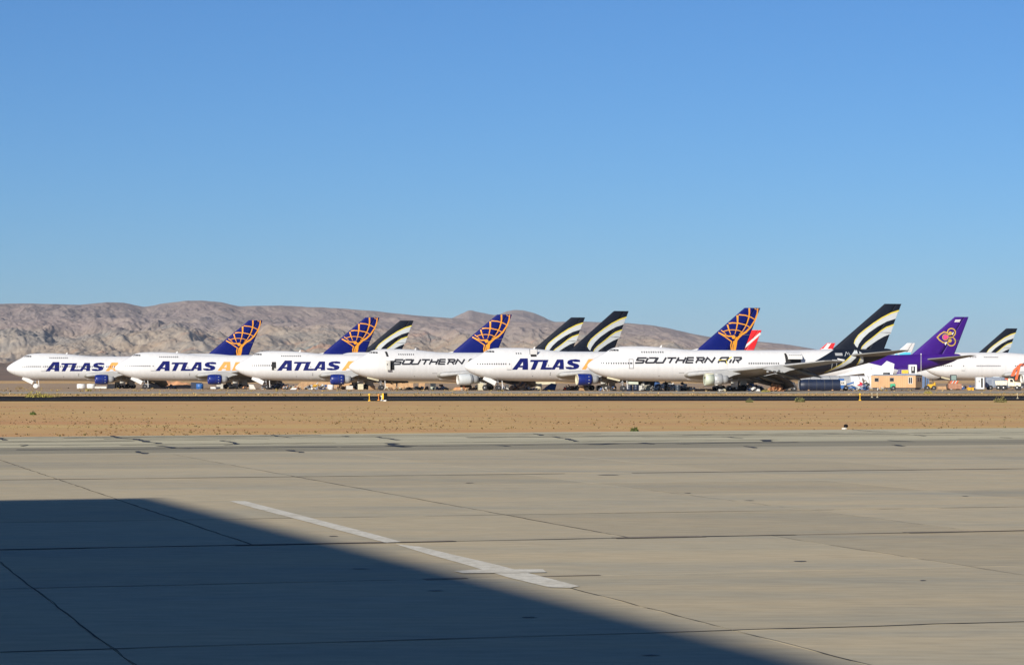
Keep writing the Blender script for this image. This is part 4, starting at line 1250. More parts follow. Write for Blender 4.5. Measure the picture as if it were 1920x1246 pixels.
for i, (px, py, wd, ht, col, lb) in enumerate([(68, 744, 3.4, 1.2, Y1_, 'wide yellow bush beyond the runway, leftmost in view'), (85, 744, 2.4, .8, Y1_, 'lower yellow bush right beside the leftmost one'), (103, 743.5, 2.0, .7, (.40, .30, .12), 'brownish bush, third of the clump at the left'),
                                              (166, 731.5, 1.6, .8, Y1_, 'yellow bush below the engine of the leftmost jet'), (1436, 734.5, 1.9, 1.0, Y1_, 'yellow bush below the open flaps of the nearest jet'), (1500, 752.5, 1.2, .9, (.16, .16, .05), 'dark green weed on the near runway edge right of centre'),
                                              (1876, 753, 1.5, 1.0, (.18, .16, .05), 'dark green weed on the near runway edge at the far right'), (1740, 737, 1.6, .9, Y1_, 'yellow bush in front of the forklift'), (62, 776, .5, .35, G1, 'small green weed in the dirt field at the left'), (38, 729, 2.6, 1.1, (.34, .24, .10), 'dry bush left of the leftmost jet nose wheel'), (1405, 753, .9, .6, (.16, .16, .05), 'small dark weed by the runway below the nearest jet')]):
    bush(px, py, wd, ht, col, lb, i + 2)

# ------------------------------------------------------------------ runway signs and markers
M_SIGNY = mat('sign_yellow', (.80, .45, .02), .5, .1, 3)
M_SIGNK = mat('sign_black', (.006, .006, .007), .7, .1, 3, spec=.1)
M_MRK = mat('pale_marker', (.42, .36, .24), .6, .15, 3)
def stand(px, py):
    D = gy(py); return (gx(px, D), D, -.02)
s_ = thing('runway_sign', 'yellow and black box sign on a pale base beside the runway', 'sign', stand(721, 751.5))
mb = MB(); mb.bevbox((-.2, 0, .6), (.22, .3, .72), .03); mb.build('yellow_panel', M_SIGNY, s_)
mb = MB(); mb.bevbox((.13, 0, .62), (.42, .26, .76), .03); mb.build('black_panel', M_SIGNK, s_)
for x_ in (-.18, .2):
    mb = MB(); mb.tube((x_, 0, 0), (x_, 0, .27), .04); mb.build('leg', M_STEEL, s_)
mb = MB(); mb.bevbox((.06, -.05, .08), (.34, .4, .16), .03); mb.build('base', M_OFF, s_)
def marker(px, py, h, m, label, wide=.11):
    t = thing('edge_marker', label, 'marker', stand(px, py), 0, 'runway edge markers')
    mb = MB(); mb.tube((0, 0, 0), (0, 0, h * .8), wide * .45, wide * .4, 8); mb.build('post', m, t)
    mb = MB(); mb.lathe([(h * .78, wide * .9), (h * .84, wide * 1.25), (h, wide * 1.15), (h + .05, wide * .4)], (0, 0, 0), 'z', 10); mb.build('cap', m, t)
    mb = MB(); mb.lathe([(0, wide * 1.6), (.06, wide * 1.5), (.1, wide * .6)], (0, 0, 0), 'z', 10); mb.build('foot', m, t)
M_ORM = mat('orange_marker', (.75, .26, .04), .5, .1, 3)
for px, py, h, m, lb in [(692.5, 751, .85, M_SIGNY, 'yellow marker post left of the box sign'), (710, 750, .75, M_ORM, 'orange marker post just left of the box sign'), (715.5, 750.5, .6, M_OFF, 'pale short marker between orange post and box sign'), (1612.5, 750, .85, M_SIGNY, 'yellow marker post on the near runway edge right of centre'),
                         (1635, 744.5, .6, M_MRK, 'left one of two pale markers on the runway, right'), (1645, 744.5, .6, M_MRK, 'right one of two pale markers on the runway, right'), (1908, 746.5, .6, M_MRK, 'pale marker on the runway at the far right'), (676, 741, .35, M_SIGNK, 'tiny dark marker beyond the runway, left of centre')]:
    marker(px, py, h, m, lb)
t = thing('taxiway_light', 'small dark ground light standing in the dirt by the taxiway', 'light', stand(1586, 803.5))
mb = MB(); mb.tube((0, 0, 0), (0, 0, .12), .05, .05, 8); mb.build('stem', M_OFF, t)
mb = MB(); mb.lathe([(.1, .09), (.14, .12), (.22, .11), (.27, .05)], (0, 0, 0), 'z', 12); mb.build('lamp', M_SIGNK, t)
mb = MB(); mb.bevbox((-.12, 0, .04), (.2, .2, .08), .02); mb.build('base', M_OFF, t)

# ------------------------------------------------------------------ clutter of the storage lot
M_TAN = mat('tan_panel', (.40, .25, .13), .7, .2, 1.5)
M_RUST = mat('rusty_metal', (.30, .13, .06), .8, .35, 2)
M_WOODB = mat('timber', (.36, .22, .12), .85, .25, 2)
M_BLUET = mat('blue_tarp', (.03, .09, .26), .6, .3, 1.5)
M_DKBLUE = mat('dark_blue_paint', (.006, .014, .040), .5, .25, 1)
M_BRBLUE = mat('bright_blue_paint', (.025, .11, .33), .5, .2, 2)
M_YELV = mat('machine_yellow', (.62, .34, .02), .5, .2, 2)
M_ORV = mat('machine_orange', (.74, .12, .035), .5, .15, 1.2)
M_CRV = mat('cream_truck_paint', (.66, .60, .44), .5, .15, 1.5)
M_GRNM = mat('green_machine', (.05, .36, .20), .5, .15, 2)
M_MOUND = mat('orange_earth', (.50, .26, .13), .95, .25, .8, bump=.4)
M_SCR = [M_OFF, M_GREY, M_DARKM, M_TAN, M_RUST, M_WHITE2, M_BLUET]
M_SCRL = [M_OFF, M_WHITE2, M_GREY, M_CREAM, M_DARKM, M_WHITE2, M_TAN]
M_SCRD = [M_DARKM, M_DARKM, M_GREY, M_TYRE, M_TAN, M_BLUET, M_OFF]
M_SCRT = [M_TAN, M_RUST, M_WOODB, M_CREAM, M_DARKM, M_MOUND, M_GREY]
def at(px, D): return (gx(px, D), D, -.03)

def scrap(px, D, wd, ht, label, mats=M_SCR, n=46, seed=0, dp=None):
    """heap of bent sheets, beams and pipes"""
    rg = random.Random(seed * 7 + 1)
    mb = MB(); dp = dp or max(2.0, wd * .35)
    for k in range(n):
        u = rg.uniform(-1, 1); prof = (1 - abs(u) ** 2.2) * rg.uniform(.55, 1)
        x, y = u * wd / 2, rg.uniform(-1, 1) * dp / 2
        z = rg.random() * ht * prof
        rot = Matrix.Rotation(rg.uniform(0, 6.28), 3, 'Z') @ Matrix.Rotation(rg.gauss(0, .5), 3, 'X') @ Matrix.Rotation(rg.gauss(0, .5), 3, 'Y')
        mi = rg.randrange(len(mats)); kd = rg.random()
        if kd < .5: d = (rg.uniform(.5, 1.6), rg.uniform(.3, 1.1), rg.uniform(.04, .1))
        elif kd < .75: d = (rg.uniform(.8, 2.4), rg.uniform(.08, .2), rg.uniform(.08, .2))
        else: d = (rg.uniform(.3, .8), rg.uniform(.3, .8), rg.uniform(.25, .6))
        f = min(1.0, ht / 1.6 + .25)
        d = tuple(q * f for q in d)
        mb.box((x, y, z + d[2]), d, mi, rot)
    o = mb.build('scrap_heap', mats, None, at(px, D))
    return tag(o, label, 'scrap heap', 'scrap heaps under the jets')
def mound(px, D, wd, ht, label, m=None, seed=0, dp=6):
    rg = np.random.RandomState(seed)
    nx, ny = 40, 14
    xs = np.linspace(-wd / 2, wd / 2, nx); ys = np.linspace(-dp / 2, dp / 2, ny)
    X, Y = np.meshgrid(xs, ys)
    Z = ht * np.clip(1 - (np.abs(X) / (wd / 2)) ** 3, 0, 1) * np.clip(1 - (np.abs(Y) / (dp / 2)) ** 2, 0, 1) * (1 + .5 * fbm(X / 3 + seed, Y / 3, 4, seed)) + .12 * fbm(X * 1.5, Y * 1.5, 3, seed + 3)
    Z = np.maximum(Z, -.05)
    mb = MB(); idx = lambda r, c: r * nx + c
    mb.add(np.stack([X, Y, Z], -1).reshape(-1, 3).tolist(), [(idx(r, c), idx(r, c + 1), idx(r + 1, c + 1), idx(r + 1, c)) for r in range(ny - 1) for c in range(nx - 1)])
    return tag(mb.build('earth_mound', m or M_MOUND, None, at(px, D)), label, 'earth mound')
def drum(px, D, r_, h, m, label, ribs=2, axis='z'):
    t = thing('drum', label, 'drum', at(px, D), 0, 'drums and tanks on the lot')
    mb = MB()
    prof = [(0, r_ * .96), (.03, r_)]
    for k in range(1, ribs + 1):
        zz = h * k / (ribs + 1)
        prof += [(zz - .05, r_), (zz, r_ * 1.035), (zz + .05, r_)]
    prof += [(h - .04, r_), (h, r_ * .96)]
    mb.lathe(prof, (0, 0, 0), 'z', 20); mb.build('shell', m, t)
    mb = MB(); mb.lathe([(h, r_ * .9), (h + .03, r_ * .88), (h + .03, .02)], (0, 0, 0), 'z', 16, 0, False); mb.build('lid', m, t)
    mb = MB(); mb.tube((r_ * .5, 0, h), (r_ * .5, 0, h + .1), .06, .05, 8); mb.build('bung', M_GREY, t)
    return t
def crate(px, D, d, m, label, rz=0.2, boards=4):
    t = thing('crate', label, 'crate', at(px, D), rz, 'crates on the lot')
    n = boards
    mb = MB(); mb.box((0, 0, d[2] / 2 + .06), (d[0] - .08, d[1] - .08, d[2] - .12)); mb.build('core', m, t)
    for k in range(n):
        zz = .06 + d[2] * (k + .5) / n
        mb = MB(); mb.box((0, 0, zz), (d[0], d[1], d[2] / n - .05)); mb.build('board', m, t)
    for x in (-.35, .35):
        mb = MB(); mb.box((x * d[0], 0, .05), (.14, d[1] * .96, .12)); mb.build('skid', M_WOODB, t)
    mb = MB(); mb.box((0, 0, d[2] + .05), (d[0] * 1.02, d[1] * 1.02, .06)); mb.build('lid', m, t)
    return t
def panel(name, px, D, poly, m, label, cat, rz=0, lean=0, th_=.08, ribs=0):
    """a loose plate of aircraft skin: outline in its own plane, stiffener ribs behind"""
    t = thing(name, label, cat, at(px, D), rz)
    t.rotation_euler = (R(lean), 0, rz)
    mb = MB(); mb.prism(poly, 'y', -th_ / 2, th_ / 2); mb.build('skin', m, t)
    xs = [p[0] for p in poly]; zs = [p[1] for p in poly]
    for k in range(ribs):
        x = min(xs) + (max(xs) - min(xs)) * (k + 1) / (ribs + 1)
        mb = MB(); mb.box((x, th_ * .9, (min(zs) + max(zs)) / 2), (.06, .1, (max(zs) - min(zs)) * .6)); mb.build('rib', M_GREY, t)
    return t

# beneath the two leftmost jets
drum(152, 704, 1.15, 1.25, M_WHITE2, 'white round tank under the leftmost jet, left one of a pair')
drum(171, 704, 1.2, 1.25, M_WHITE2, 'white round tank under the leftmost jet, right one of a pair')
crate(208, 706, (2.0, 1.8, 1.2), M_OFF, 'white box behind the engine of the leftmost jet')
crate(189, 700, (3.2, 1.2, .55), M_OFF, 'low white box below the engine of the leftmost jet', 0.05, 2)
drum(273.5, 690, .62, 1.3, M_GREY, 'grey steel drum right of the second jet nose wheel')
mound(318, 735, 16, 1.9, 'orange earth bank seen under the second jet', None, 3)
scrap(318, 690, 3.4, .8, 'low dark scrap lying under the second jet', M_SCRD, 26, 4)
drum(374.5, 672, .95, 1.35, M_BRBLUE, 'bright blue drum under the second jet', 1)
panel('cowl_panel', 368, 676, [(-1.4, 0), (1.6, 0), (1.6, 1.7), (-1.4, 1.8)], M_DKBLUE, 'dark blue panel standing behind the bright blue drum', 'panel', .1, -4, .1, 2)
crate(412, 678, (1.5, 1.4, 1.3), M_OFF, 'grey white box behind the second jet engine', .3)
crate(404, 674, (2.6, 1.1, .5), M_WHITE2, 'flat white box below the second jet engine', .1, 2)
scrap(440, 676, 2.6, 1.0, 'small pale scrap heap right of the second jet engine', M_SCRL, 30, 5)
scrap(462, 672, 3.6, .6, 'brown rubble under the flap of the second jet', M_SCRT, 28, 6)
panel('gear_panel', 473, 668, [(-.6, 0), (.9, 0), (.3, 1.2), (-.9, 1.3)], M_OFF, 'pale triangular panel leaning beside the second jet flap', 'panel', .2, -12, .06, 1)
# beneath the third jet
scrap(500, 655, 2.4, 1.3, 'tangled scrap around the nose wheel of the third jet', M_SCR, 30, 7)
scrap(528, 660, 7.2, 1.5, 'dark heap of parts under the nose of the third jet', M_SCRD, 60, 8)
scrap(548, 645, 5.0, .9, 'brown timber scraps under the third jet', M_SCRT, 40, 9)
panel('loading_ramp', 577, 652, [(-2.6, .35), (2.3, 1.75), (2.5, 2.05), (-2.6, .6)], M_WOODB, 'brown timber ramp sloping up under the third jet', 'ramp', 0, 0, 1.4, 3)
panel('white_sheet', 551, 640, [(-1.0, 0), (.4, .05), (.9, .5), (-.4, .45)], M_WHITE2, 'cream sheet lying before the timber ramp', 'sheet', .1, -35, .05, 1)
scrap(580, 645, 2.2, .9, 'blue grey scrap below the timber ramp', [M_BLUET, M_GREY, M_DARKM, M_SILV], 22, 10)
scrap(596, 650, 3.2, 1.5, 'white bags and yellow bits behind the timber ramp', [M_WHITE2, M_OFF, M_YELV, M_WHITE2], 26, 11)
scrap(606, 645, 3.0, 1.0, 'dark blue scrap left of the white tank', M_SCRD, 24, 12)
drum(620, 640, .78, 1.2, M_WHITE2, 'white tank standing left of the third jet engine', 1)
panel('earth_wall', 600, 680, [(-7, 0), (10, 0), (10, 1.7), (-5, 1.9)], M_TAN, 'long tan board wall seen behind the timber ramp', 'wall', .1, 0, .15, 4)
scrap(641, 645, 3.4, .9, 'tan boxes and rubble below the third jet engine', M_SCRT, 30, 13)
crate(655, 642, (1.6, 1.3, .9), M_OFF, 'white box right of the third jet engine', .2, 3)
# beneath the fourth jet
crate(676, 632, (1.35, 1.2, 1.35), M_CREAM, 'cream crate left of the fourth jet nose wheel', .1, 3)
crate(697, 612, (1.3, 1.2, .9), M_TAN, 'small tan crate beside the fourth jet nose wheel', .4, 3)
for i, (px, wd, h, lb) in enumerate([(733, 2.6, 1.5, 'left one of two tan cargo boxes under the fourth jet'), (760, 3.9, 1.6, 'longer right one of two tan cargo boxes under the fourth jet')]):
    crate(px, 640, (wd, 2.2, h), M_TAN, lb, .05 * i, 3)
crate(790.5, 638, (1.5, 1.5, 1.6), M_TAN, 'square tan box under the wing root of the fourth jet', .1, 3)
crate(812, 642, (1.3, 1.3, 1.5), M_GREENP, 'pale green box under the fourth jet wing', .1, 3)
scrap(747, 622, 7.0, .65, 'long row of pale low scrap before the tan cargo boxes', M_SCRT, 60, 14)
scrap(783, 618, 5.6, .8, 'beige rubble before the square tan box', [M_CREAM, M_TAN, M_WOODB, M_DARKM], 46, 15)
scrap(826, 622, 4.0, .8, 'grey scrap left of the fourth jet engine', M_SCR, 36, 16)
mound(861, 612, 3.2, .8, 'orange earth heap below the fourth jet engine', None, 5, 3)
panel('orange_board', 870, 611, [(-.4, 0), (.4, 0), (.35, 1.3), (-.3, 1.2)], M_RUST, 'rust red board stuck upright by the orange earth heap', 'board', .4, -6, .08, 1)
scrap(879, 606, 3.4, .7, 'beige rubble right of the rust red board', M_SCRT, 30, 17)
crate(901, 600, (1.1, 1.2, 1.6), M_CREAM, 'cream locker left of the fifth jet nose wheel', .2, 3)
for i, (px, lb) in enumerate([(909, 'loose aircraft wheel left of the fifth jet nose wheel')]):
    t = thing('spare_wheel', lb, 'wheel', at(px, 598))
    link('wheel_body', WHEEL, t, (0, 0, .62)); mb = MB(); mb.tube((0, -.35, .62), (0, .35, .62), .07); mb.build('axle', M_STEEL, t)
# beneath the fifth jet
scrap(975, 592, 4.6, 1.5, 'orange brown rubble heap under the fifth jet', M_SCRT + [M_MOUND], 70, 18)
scrap(955, 604, 5.5, 1.2, 'dark scrap behind the orange brown rubble heap', M_SCRD, 44, 19)
drum(1010, 606, .75, 1.5, M_CREAM, 'cream tank left of the blue tarpaulin', 1)
panel('fuselage_panel', 1021, 610, [(-2.4, 1.3), (2.6, 1.5), (2.6, 1.95), (-2.4, 1.95)], M_CREAM, 'long cream skin panel over the blue tarpaulin', 'panel', 0, 0, .12, 3)
panel('tarpaulin', 1030, 600, [(-1.7, 0), (1.3, 0), (1.7, 1.4), (.4, 1.6), (-.9, .7)], M_BLUET, 'blue tarpaulin over a sloping load under the fifth jet', 'tarpaulin', .1, -10, 1.2, 2)
scrap(1005, 594, 2.2, .6, 'white tubes on the ground before the cream tank', M_SCRL, 18, 20)
t = thing('red_float', 'red ball shaped tank under the wing of the fifth jet', 'tank', at(1059.5, 592))
mb = MB(); mb.lathe([(.05, .05), (.15, .28), (.4, .36), (.65, .28), (.75, .06)], (0, 0, 0), 'z', 14); mb.build('shell', mat('red_plastic', (.62, .08, .05), .5, .1), t)
mb = MB(); mb.tube((0, 0, .72), (0, 0, .85), .08, .07, 8); mb.build('neck', M_OFF, t)
scrap(1072, 596, 4.0, 1.1, 'grey pipes and scrap right of the red ball', M_SCR, 36, 21)
crate(1090, 588, (.95, .9, .95), M_TAN, 'small brown box below the fifth jet engine', .3, 3)
crate(1099, 590, (1.0, .9, .7), M_GREY, 'small grey box below the fifth jet engine', .1, 3)
# beneath the sixth jet
t = thing('airliner_seat', 'cream seat shaped frame left of the sixth jet nose wheel', 'seat', at(1132, 580))
mb = MB(); mb.bevbox((0, 0, 1.05), (1.2, .9, .3), .05); mb.build('cushion', M_CREAM, t)
mb = MB(); mb.bevbox((.5, 0, 1.6), (.3, .9, .9), .05); mb.build('backrest', M_CREAM, t)
for x_ in (-.45, .45):
    mb = MB(); mb.tube((x_, 0, 0), (x_, 0, .95), .06); mb.build('leg', M_STEEL, t)
scrap(1140, 576, 3.6, .8, 'brown and black parts below the cream seat frame', M_SCRD + [M_TAN], 30, 22)
panel('wing_spar', 1187, 575, [(-1.1, 1.55), (1.15, 1.45), (1.15, 2.0), (-1.1, 2.1)], M_GREENP, 'pale yellow green beam under the nose of the sixth jet', 'beam', .05, 0, .5, 3)
for i, px in enumerate((1180, 1193)):
    drum(px, 574, .72, 1.35, M_DKBLUE, ['left one of two dark blue drums under the sixth jet', 'right one of two dark blue drums under the sixth jet'][i])
crate(1201, 572, (.65, .7, 1.15), M_OFF, 'upright white cabinet right of the dark blue drums', .1, 3)
crate(1214.5, 572, (.8, .7, 1.1), M_CREAM, 'upright cream cabinet between dark stands', .3, 3)
scrap(1210, 580, 5.2, 1.6, 'grey stands and struts behind the two cabinets', [M_GREY, M_DARKM, M_STEEL, M_DARKM, M_OFF], 60, 23)
crate(1232, 578, (1.1, 1.0, 1.9), M_BLUET, 'tall blue locker left of the white scrap', .1, 3)
scrap(1249, 572, 5.4, 1.9, 'big heap of white sheet scrap under the sixth jet', [M_WHITE2, M_WHITE2, M_OFF, M_DARKM, M_GREY, M_TYRE], 80, 24)
drum(1271, 556, .58, 1.35, mat('blue_black_drum', (.02, .032, .05), .5, .2), 'dark ribbed barrel standing before the white scrap heap', 3)
scrap(1284, 570, 4.2, 1.2, 'dark scrap right of the ribbed barrel', M_SCRD, 40, 25)
panel('white_tube', 1302, 566, [(-1.0, .25), (1.0, .1), (1.0, .5), (-1.0, .65)], M_WHITE2, 'white skin strip lying right of the ribbed barrel', 'strip', 0, 0, .3, 2)
mound(1330, 566, 10.5, .5, 'low orange earth heap below the stripped engine', None, 7, 3)
crate(1372, 562, (1.15, 1.0, .9), M_ORANGE2, 'tan wrapped box behind the stripped engine', .2, 2)
scrap(1354, 556, 1.6, .6, 'grey white bits below the stripped engine', M_SCRL, 14, 26)
t = thing('tyre_stack', 'row of big black tyres lying under the sixth jet wing', 'tyres', at(1388, 556))
for k in range(5):
    mb = MB(); mb.lathe([(-.25, .3), (-.27, .55), (-.18, .72), (.18, .72), (.27, .55), (.25, .3)], (0, 0, 0), 'y', 18)
    o = mb.build('tyre', M_TYRE, t, (-1.6 + 1.15 * k, .3 * (k % 2), .7))
    o.rotation_euler = (0, 0, .3 * k)
scrap(1402, 566, 7.0, 1.9, 'black heap of parts behind the row of tyres', M_SCRD, 80, 27)
scrap(1411, 554, 2.6, 1.3, 'blue and white plastic scraps under the flaps', [M_BLUET, M_WHITE2, M_DARKM, M_BRBLUE], 20, 28)
scrap(1454, 552, 2.7, 1.3, 'orange brown rubble heap right of the flaps', [M_MOUND, M_RUST, M_TAN, M_MOUND], 60, 29)
t = thing('tow_tractor', 'low black tow tractor right of the orange rubble heap', 'tractor', at(1480, 560))
mb = MB(); mb.bevbox((0, 0, .95), (3.0, 1.9, .85), .15); mb.build('body', M_DARKM, t)
mb = MB(); mb.bevbox((.6, 0, 1.65), (1.1, 1.5, .75), .12); mb.build('cab', M_DARKM, t)
for x_ in (-1.0, 1.0):
    for y_ in (-.9, .9):
        link('wheel', WHEEL, t, (x_, y_, .55))
# dark blue hull section with a grey one behind it
def hull_section(px, D, L, r_, m, label, rz):
    t = thing('hull_section', label, 'hull section', at(px, D), rz)
    mb = MB(); mb.lathe([(-L / 2, r_ * .82), (-L / 2 + .5, r_ * .97), (-L / 2 + 1.2, r_), (L / 2, r_)], (0, 0, r_ * .82), 'x', 28, 0, False); mb.build('skin', m, t)
    for k in range(4):
        mb = MB(); mb.lathe([(-.05, r_ + .012), (.05, r_ + .012)], (-L / 2 + L * (k + 1) / 5, 0, r_ * .82), 'x', 28, 0, False); mb.build('frame_ring', M_DARKM, t)
    mb = MB(); mb.lathe([(0, r_ * .98), (.05, .05)], (L / 2 - .1, 0, r_ * .82), 'x', 24, 0, False); mb.build('bulkhead', M_DARKM, t)
    for x_ in (-L * .3, L * .3):
        mb = MB(); mb.box((x_, 0, .2), (.4, r_ * 1.5, .5)); mb.build('cradle', M_WOODB, t)
    return t
hull_section(1537, 590, 9.2, 1.42, M_DKBLUE, 'dark blue tube shaped hull section under the black tail', .06)
hull_section(1545, 640, 12.5, 1.9, M_GREY, 'grey hull section behind the dark blue one', .1)
hull_section(1600, 650, 12, 1.9, M_WHITE2, 'white hull section with torn end, left of the trailer', .16)
# cut-off white fin and wing pieces right of the black tail
panel('scrapped_fin', 1648, 652, [(-3.8, 4.3), (0, 5.4), (2.04, 7.25), (3.94, 6.5), (3.1, .1), (-2.6, .1)], M_WHITE2, 'cut off white tail fin standing above the trailer roof', 'tail fin', 0, -2, .35, 3)
panel('wing_slab', 1615, 668, [(-8.2, 3.1), (4.5, 4.6), (6.5, 5.5), (-2.5, 4.6)], M_WHITE2, 'long white wing slab sloping up behind the white hull section', 'wing piece', .05, -8, .5, 5)
panel('engine_cowl', 1634, 676, [(-6.0, 3.9), (5.2, 4.5), (5.0, 5.6), (-3.0, 5.2)], M_OFF, 'pale slatted wing flap lying above the white wing slab', 'wing piece', .05, -6, .5, 6)
panel('purple_panel', 1700, 664, [(-3.6, 2.2), (2.0, 2.2), (2.4, 5.4), (-1.8, 5.6)], M_PURP, 'purple skin panel below the passenger stairs', 'panel', 0, 0, .2, 2)
panel('red_white_tail', 1609, 600, [(-1.1, 1.2), (1.0, 1.0), (1.1, 2.2), (.2, 2.6), (-.1, 3.3), (-.6, 2.1)], M_WHITE2, 'small white tail piece beside the boom lift', 'tail piece', .1, -5, .12, 1)
t = bpy.data.objects['red_white_tail']
mb = MB(); mb.prism([(-.3, 1.2), (.95, 1.05), (1.0, 1.75), (.3, 2.1), (.45, 1.6)], 'y', -.12, -.075); mb.build('red_mark', M_RED, t)

# boom lift
t = thing('boom_lift', 'blue boom lift with white engine box and folded boom', 'boom lift', at(1578, 596), 0)
mb = MB(); mb.bevbox((0, 0, 1.75), (2.1, 1.6, 1.0), .1); mb.build('engine_box', M_OFF, t)
for x_ in (-.25, .15):
    mb = MB(); mb.box((x_ + .2, -.82, 1.75), (.22, .06, .35)); mb.build('vent', M_DARKM, t)
mb = MB(); mb.bevbox((-.1, 0, 2.5), (1.3, 1.2, .5), .1); mb.build('hood', M_BRBLUE, t)
mb = MB(); mb.bevbox((0, 0, .85), (1.3, 1.5, .9), .1); mb.build('turntable', M_BRBLUE, t)
mb = MB(); mb.box((1.6, -.2, 1.5), (2.6, .32, .34), 0, Matrix.Rotation(R(-18), 3, 'Y')); mb.box((3.2, -.2, 1.05), (3.4, .28, .28), 1, Matrix.Rotation(R(22), 3, 'Y')); mb.build('boom', [M_BRBLUE, M_SILV], t)
mb = MB()
for (a_, b_) in (((4.4, -.6, .3), (5.4, -.6, .3)), ((4.4, -.6, 1.3), (5.4, -.6, 1.3)), ((4.4, .4, 1.3), (5.4, .4, 1.3)), ((4.4, -.6, .3), (4.4, -.6, 1.3)), ((5.4, -.6, .3), (5.4, -.6, 1.3)), ((5.4, .4, .3), (5.4, .4, 1.3)), ((4.9, -.6, .3), (4.9, -.6, 1.3))):
    mb.tube(a_, b_, .05, None, 6)
mb.box((4.9, -.1, .27), (1.1, 1.1, .06)); mb.build('basket', M_BRBLUE, t)
for x_ in (-.9, .9):
    for y_ in (-.8, .8):
        link('wheel', WHEEL, t, (x_, y_, .5))
scrap(1603, 604, 5.6, 1.1, 'blue and grey frames lying right of the boom lift', [M_BRBLUE, M_SILV, M_DARKM, M_GREY, M_TAN], 60, 30)
scrap(1617, 630, 2.6, 3.2, 'upright dark struts left of the trailer', [M_DARKM, M_GREY, M_WOODB, M_STEEL], 60, 31)

# site trailer: real boards on the sides
M_TRL = mat('trailer_tan', (.50, .30, .155), .7, .12, .8, stretch=(1, 1, .3))
M_TRL_SHADE = mat('trailer_tan_shaded', (.34, .235, .14), .75, .15, 2)  # same tan made darker: shade on the end wall put into the colour
t = thing('site_trailer', 'long tan office trailer with small windows and grey roof', 'trailer', at(1681, 641), R(-38))
L_, W_, H_ = 12.6, 3.3, 3.0
mb = MB(); mb.box((0, 0, .5 + H_ / 2), (L_ - .1, W_ - .1, H_)); mb.build('box', M_TRL_SHADE, t)
nb = 24
for k in range(nb):
    mb = MB(); mb.box((-L_ / 2 + L_ * (k + .5) / nb, -W_ / 2, .5 + H_ / 2), (L_ / nb - .025, .08, H_ - .02)); mb.build('side_board', M_TRL, t)
for k in range(7):
    mb = MB(); mb.box((L_ / 2, -W_ / 2 + W_ * (k + .5) / 7, .5 + H_ / 2), (.08, W_ / 7 - .025, H_ - .02)); mb.build('end_board', M_TRL_SHADE, t)
mb = MB(); mb.prism([(-W_ / 2 - .12, .5 + H_), (W_ / 2 + .12, .5 + H_), (W_ / 2, .62 + H_), (0, .8 + H_), (-W_ / 2, .62 + H_)], 'x', -L_ / 2 - .12, L_ / 2 + .12); mb.build('roof', M_GREY, t)
def trwin(x, wd, ht, z, white=False):
    mb = MB()
    y0 = -W_ / 2 - .06
    f = M_WHITE2 if white else M_FRAME
    mb.box((x, y0, z + ht / 2 + .05), (wd + .2, .07, .1)); mb.box((x, y0, z - ht / 2 - .05), (wd + .2, .07, .1))
    for s__ in (-1, 0, 1) if white else (-1, 1):
        mb.box((x + s__ * (wd / 2 + .05), y0, z), (.1, .07, ht))
    w_ = mb.build('window', f, t)
    mb = MB(); mb.box((x, y0 + .02, z), (wd, .03, ht)); mb.build('pane', M_WIN, w_)
trwin(-4.7, 1.0, .75, 2.45); trwin(-.35, 1.0, .75, 2.5); trwin(4.9, .95, 1.45, 2.3, True)
for y_ in (-.55, .55):
    mb = MB(); mb.box((L_ / 2 + .055, y_, 2.55), (.05, .8, .95)); w_ = mb.build('window', M_FRAME, t)
    mb = MB(); mb.box((L_ / 2 + .07, y_, 2.55), (.05, .62, .78)); mb.build('pane', M_WIN, w_)
mb = MB()
for k in range(6): mb.box((-5.2 + 2.05 * k, -W_ / 2 + .3, .22), (.35, .35, .5)); mb.box((-5.2 + 2.05 * k, W_ / 2 - .3, .22), (.35, .35, .5))
mb.build('footing', M_DARKM, t)['kind'] = 'stuff'
mb = MB(); mb.box((0, 0, .25), (L_ - .5, W_ - .4, .48)); mb.build('skirt', M_DARKM, t)
mb = MB(); mb.bevbox((-3.2, .6, 3.95), (1.5, 1.1, .7), .1); mb.build('roof_cooler', M_DARKM, t)
# mast
t = thing('lamp_mast', 'thin white mast standing behind the trailer end', 'mast', at(1727, 660))
mb = MB(); mb.tube((0, 0, 0), (0, 0, 8.9), .09, .05, 8); mb.build('pole', M_OFF, t)
mb = MB(); mb.lathe([(8.85, .05), (8.95, .14), (9.15, .12), (9.25, .03)], (0, 0, 0), 'z', 10); mb.build('cap', M_WHITE2, t)
# compressor
t = thing('compressor', 'green towable compressor in front of the tan trailer', 'compressor', at(1674, 606))
mb = MB(); mb.bevbox((0, 0, 1.15), (1.25, .9, .8), .14); mb.build('housing', M_GRNM, t)
mb = MB(); mb.tube((-.5, 0, .75), (-1.2, 0, .45), .05); mb.build('tow_bar', M_DARKM, t)
for y_ in (-.45, .45):
    link('wheel', WHEEL, t, (0.05, y_, .5)); 
mb = MB(); mb.bevbox((-.1, -.52, .85), (.95, .22, .5), .06); mb.build('mudguard', M_GRNM, t)
mb = MB(); mb.tube((.35, 0, 1.5), (.35, 0, 1.85), .04); mb.build('exhaust', M_DARKM, t)
scrap(1655, 608, 2.2, .7, 'white oddments on the ground before the trailer', M_SCRL, 16, 32)
